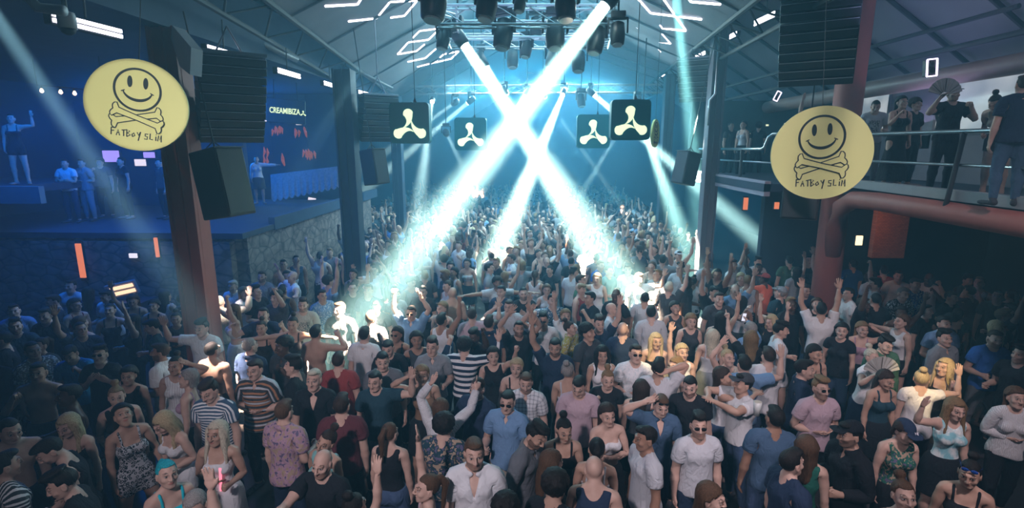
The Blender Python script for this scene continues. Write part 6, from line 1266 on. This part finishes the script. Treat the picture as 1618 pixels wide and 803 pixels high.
HM = [('short black hair', 'sh', 'k'), ('short brown hair', 'sh', 'h'), ('black curls', 'cu', 'k'), ('a dark quiff', 'qf', 'k'), ('cropped hair', 'bz', 'k'), ('short fair hair', 'sh', 'l'), ('a bald head', None, 'k')]
HF = [('long black hair', 'lo', 'k'), ('long brown hair', 'lo', 'u'), ('long blonde hair', 'fr', 'y'), ('a dark bob', 'bo', 'k'), ('a fair bob', 'bo', 'l'), ('a dark bun', 'bu', 'k'), ('a ponytail', 'po', 'h'), ('long fair hair', 'lo', 'l')]
POSES = [('', 'down', 'down', 5), ('', 'bent', 'down', 5), ('', 'belly', 'bent', 3), ('one hand up', 'down', 'up', 3), ('one hand up', 'up', 'bent', 3), ('both arms up', 'up', 'high', 1), ('', 'chest', 'down', 6), ('', 'loose', 'down', 6), ('a fist raised', 'bent', 'fistup', 2), ('elbows out', 'dance', 'dance', 2), ('a hand on the head', 'head', 'down', 1), ('pointing', 'point', 'down', 2), ('a drink at the mouth', 'mouth', 'down', 2), ('arms spread', 'side', 'wave', 1), ('both forearms up', 'upbent', 'dance', 1)]
PP = [p for p in POSES for _ in range(p[3])]
used = set(p[3] for p in PLACED); N_IND = 294 - len(PLACED) + 0
len_hero = len(PLACED)
def short(lbl):   # the opening words of a hero's label
    w = lbl.split(','); w = w[0].split(); cut = [i for i, t in enumerate(w) if t in ('behind', 'beside', 'near', 'under', 'at', 'by', 'with', 'before', 'looking', 'in') and i > 3]
    w = w[:cut[0]] if cut else w; return ' '.join(w[:7])
stuff = []; made = []
for px, py, u, w in cand:
    if not free(px, py, .50): continue
    fem = R2.random() < .42; cn, cc, _ = R2.choice(POOL); (cn, cc, _) = R2.choice(POOL[:50]) if w > 470 else (cn, cc, _); hn, hc, hcol = R2.choice(HF if fem else HM); pn, aL, aR, _ = R2.choice(PP)
    tops = [('vest', 'tank'), ('tee', 'tee'), ('strappy top', 'cami'), ('dress', 'dress'), ('tee', 'tee')] if fem else [('tee', 'tee')] * 4 + [('shirt', 'shirt'), ('vest', 'tank')]
    tn, tc = R2.choice(tops); turned = R2.random() < .3; rz = math.radians(180 + R2.uniform(-35, 35) if turned else R2.uniform(-60, 60)); sk = R2.choice('ffffmmad')
    if N_IND > len(made):
        base = ('woman' if fem else 'man') + ' in ' + cn + ' ' + tn + ' with ' + hn; lab = None
        near = sorted(((a[0] - px) ** 2 + (a[1] - py) ** 2, a) for a in PLACED[:len_hero] if a[2] < 1)[:4]
        opts = []
        for _, a in near:
            rel = 'behind' if a[1] < py - .25 else 'in front of' if a[1] > py + .25 else 'beside'
            opts.append(rel + ' the ' + short(a[3]))
        head_ = ('woman' if fem else 'man') + ' in ' + cn + ' ' + tn; mids = [pn] if pn else [''] ; 
        for o in opts:
            for l in ([head_ + ', ' + pn + ', ' + o] if pn else []) + [base + ' ' + o, head_ + (' turned away ' if turned else ' ') + o, base + (', ' + pn + ', ' if pn else ' ') + o]:
                if l not in used and 4 <= len(l.split()) <= 16: lab = l; break
            if lab: break
        if lab is None: lab = base + ', ' + opts[0]
        used.add(lab); pi = PP.index((pn, aL, aR, _)) if False else None
        stv = R2.randint(0, 3) if tc != 'dress' else 0; pk = (aL, aR, stv, fem)
        lod = 0 if py < 8.5 else 1 if py < 16 else 2
        person(loc=Vector((px, py, FL)), rz=rz, fem=fem, top=(TOPS[tc], CC[cc], 'plain'), bottom=None if tc == 'dress' else ('trousers' if not fem else R2.choice(['skirt', 'shorts', 'trousers']), CC[R2.choice('KKNgDj')], 'plain'), hair=(HAIRS[hc], CC[hcol], '') if hc else None, L=aL, R=aR, skin=sk, pose=dict(stance=stv, pitch=R2.choice((0, 12, -6)), yaw=R2.choice((-15, 0, 15))), lod=lod, label=lab, s=(.955 if fem else 1.0) * R2.uniform(.96, 1.04), pk=pk + (lod,))
        made.append(lab)
    else:
        stuff.append((px, py, rz, fem, tc, cc, hc, hcol, aL, aR, sk, R2.choice('KKNgDj'), R2.uniform(.92, 1.05)))
# everyone farther back is one mass that nobody could count
VV, TT, CL, nv = [], [], [], 0; PC = {}
def lin(c): return c
for (px, py, rz, fem, tc, cc, hc, hcol, aL, aR, sk, bc, s) in stuff:
    key = (fem, aL, aR)
    if key not in PC: PC[key] = pose_mats(fem, aL, aR)
    M = PC[key]; c, si = math.cos(rz) * s, math.sin(rz) * s; Rm = np.array([[c, -si, 0], [si, c, 0], [0, 0, s]])
    pr = [('body', SKIN[sk]), (TOPS[tc], CC[cc])] + ([] if tc == 'dress' else [('trousers', CC[bc])]) + ([(HAIRS[hc], CC[hcol])] if hc else [])
    for n, colr in pr:
        V, T, Wt = TPL[(n, fem)][2]; ck = (n, key)
        if ck not in PC: PC[ck] = apply_pose(V, Wt, M)
        Q = PC[ck] @ Rm.T + np.array([px, py, FL]); VV.append(Q); TT.append(T + nv); CL.append(np.tile(np.array([*colr, 1.0], np.float32), (len(V), 1))); nv += len(V)
VV, TT, CL = np.concatenate(VV), np.concatenate(TT), np.concatenate(CL)
me = bpy.data.meshes.new('crowd'); me.vertices.add(len(VV)); me.vertices.foreach_set('co', VV.astype(np.float32).ravel()); me.loops.add(TT.size); me.loops.foreach_set('vertex_index', TT.ravel().astype(np.int32)); me.polygons.add(len(TT)); me.polygons.foreach_set('loop_start', np.arange(0, TT.size, 3, dtype=np.int32)); me.update(calc_edges=True); me.shade_smooth()
a = me.attributes.new('tint', 'FLOAT_COLOR', 'POINT'); a.data.foreach_set('color', CL.ravel())
k = NT('crowd_colours'); at_ = k.n('Attribute', attribute_name='tint'); k.l(at_.outputs['Color'], k.b.inputs['Base Color']); k.b.inputs['Roughness'].default_value = .8; me.materials.append(k.m)
tag(bpy.data.objects.new('crowd', me), 'dense mass of dancers fading into the haze at the far end of the hall', 'crowd', kind='stuff'); COL.objects.link(bpy.data.objects['crowd'])

for o in list(SC.objects):       # lift the whole place so that the dance floor is at height 0
    if o.parent is None: o.location.z -= FL
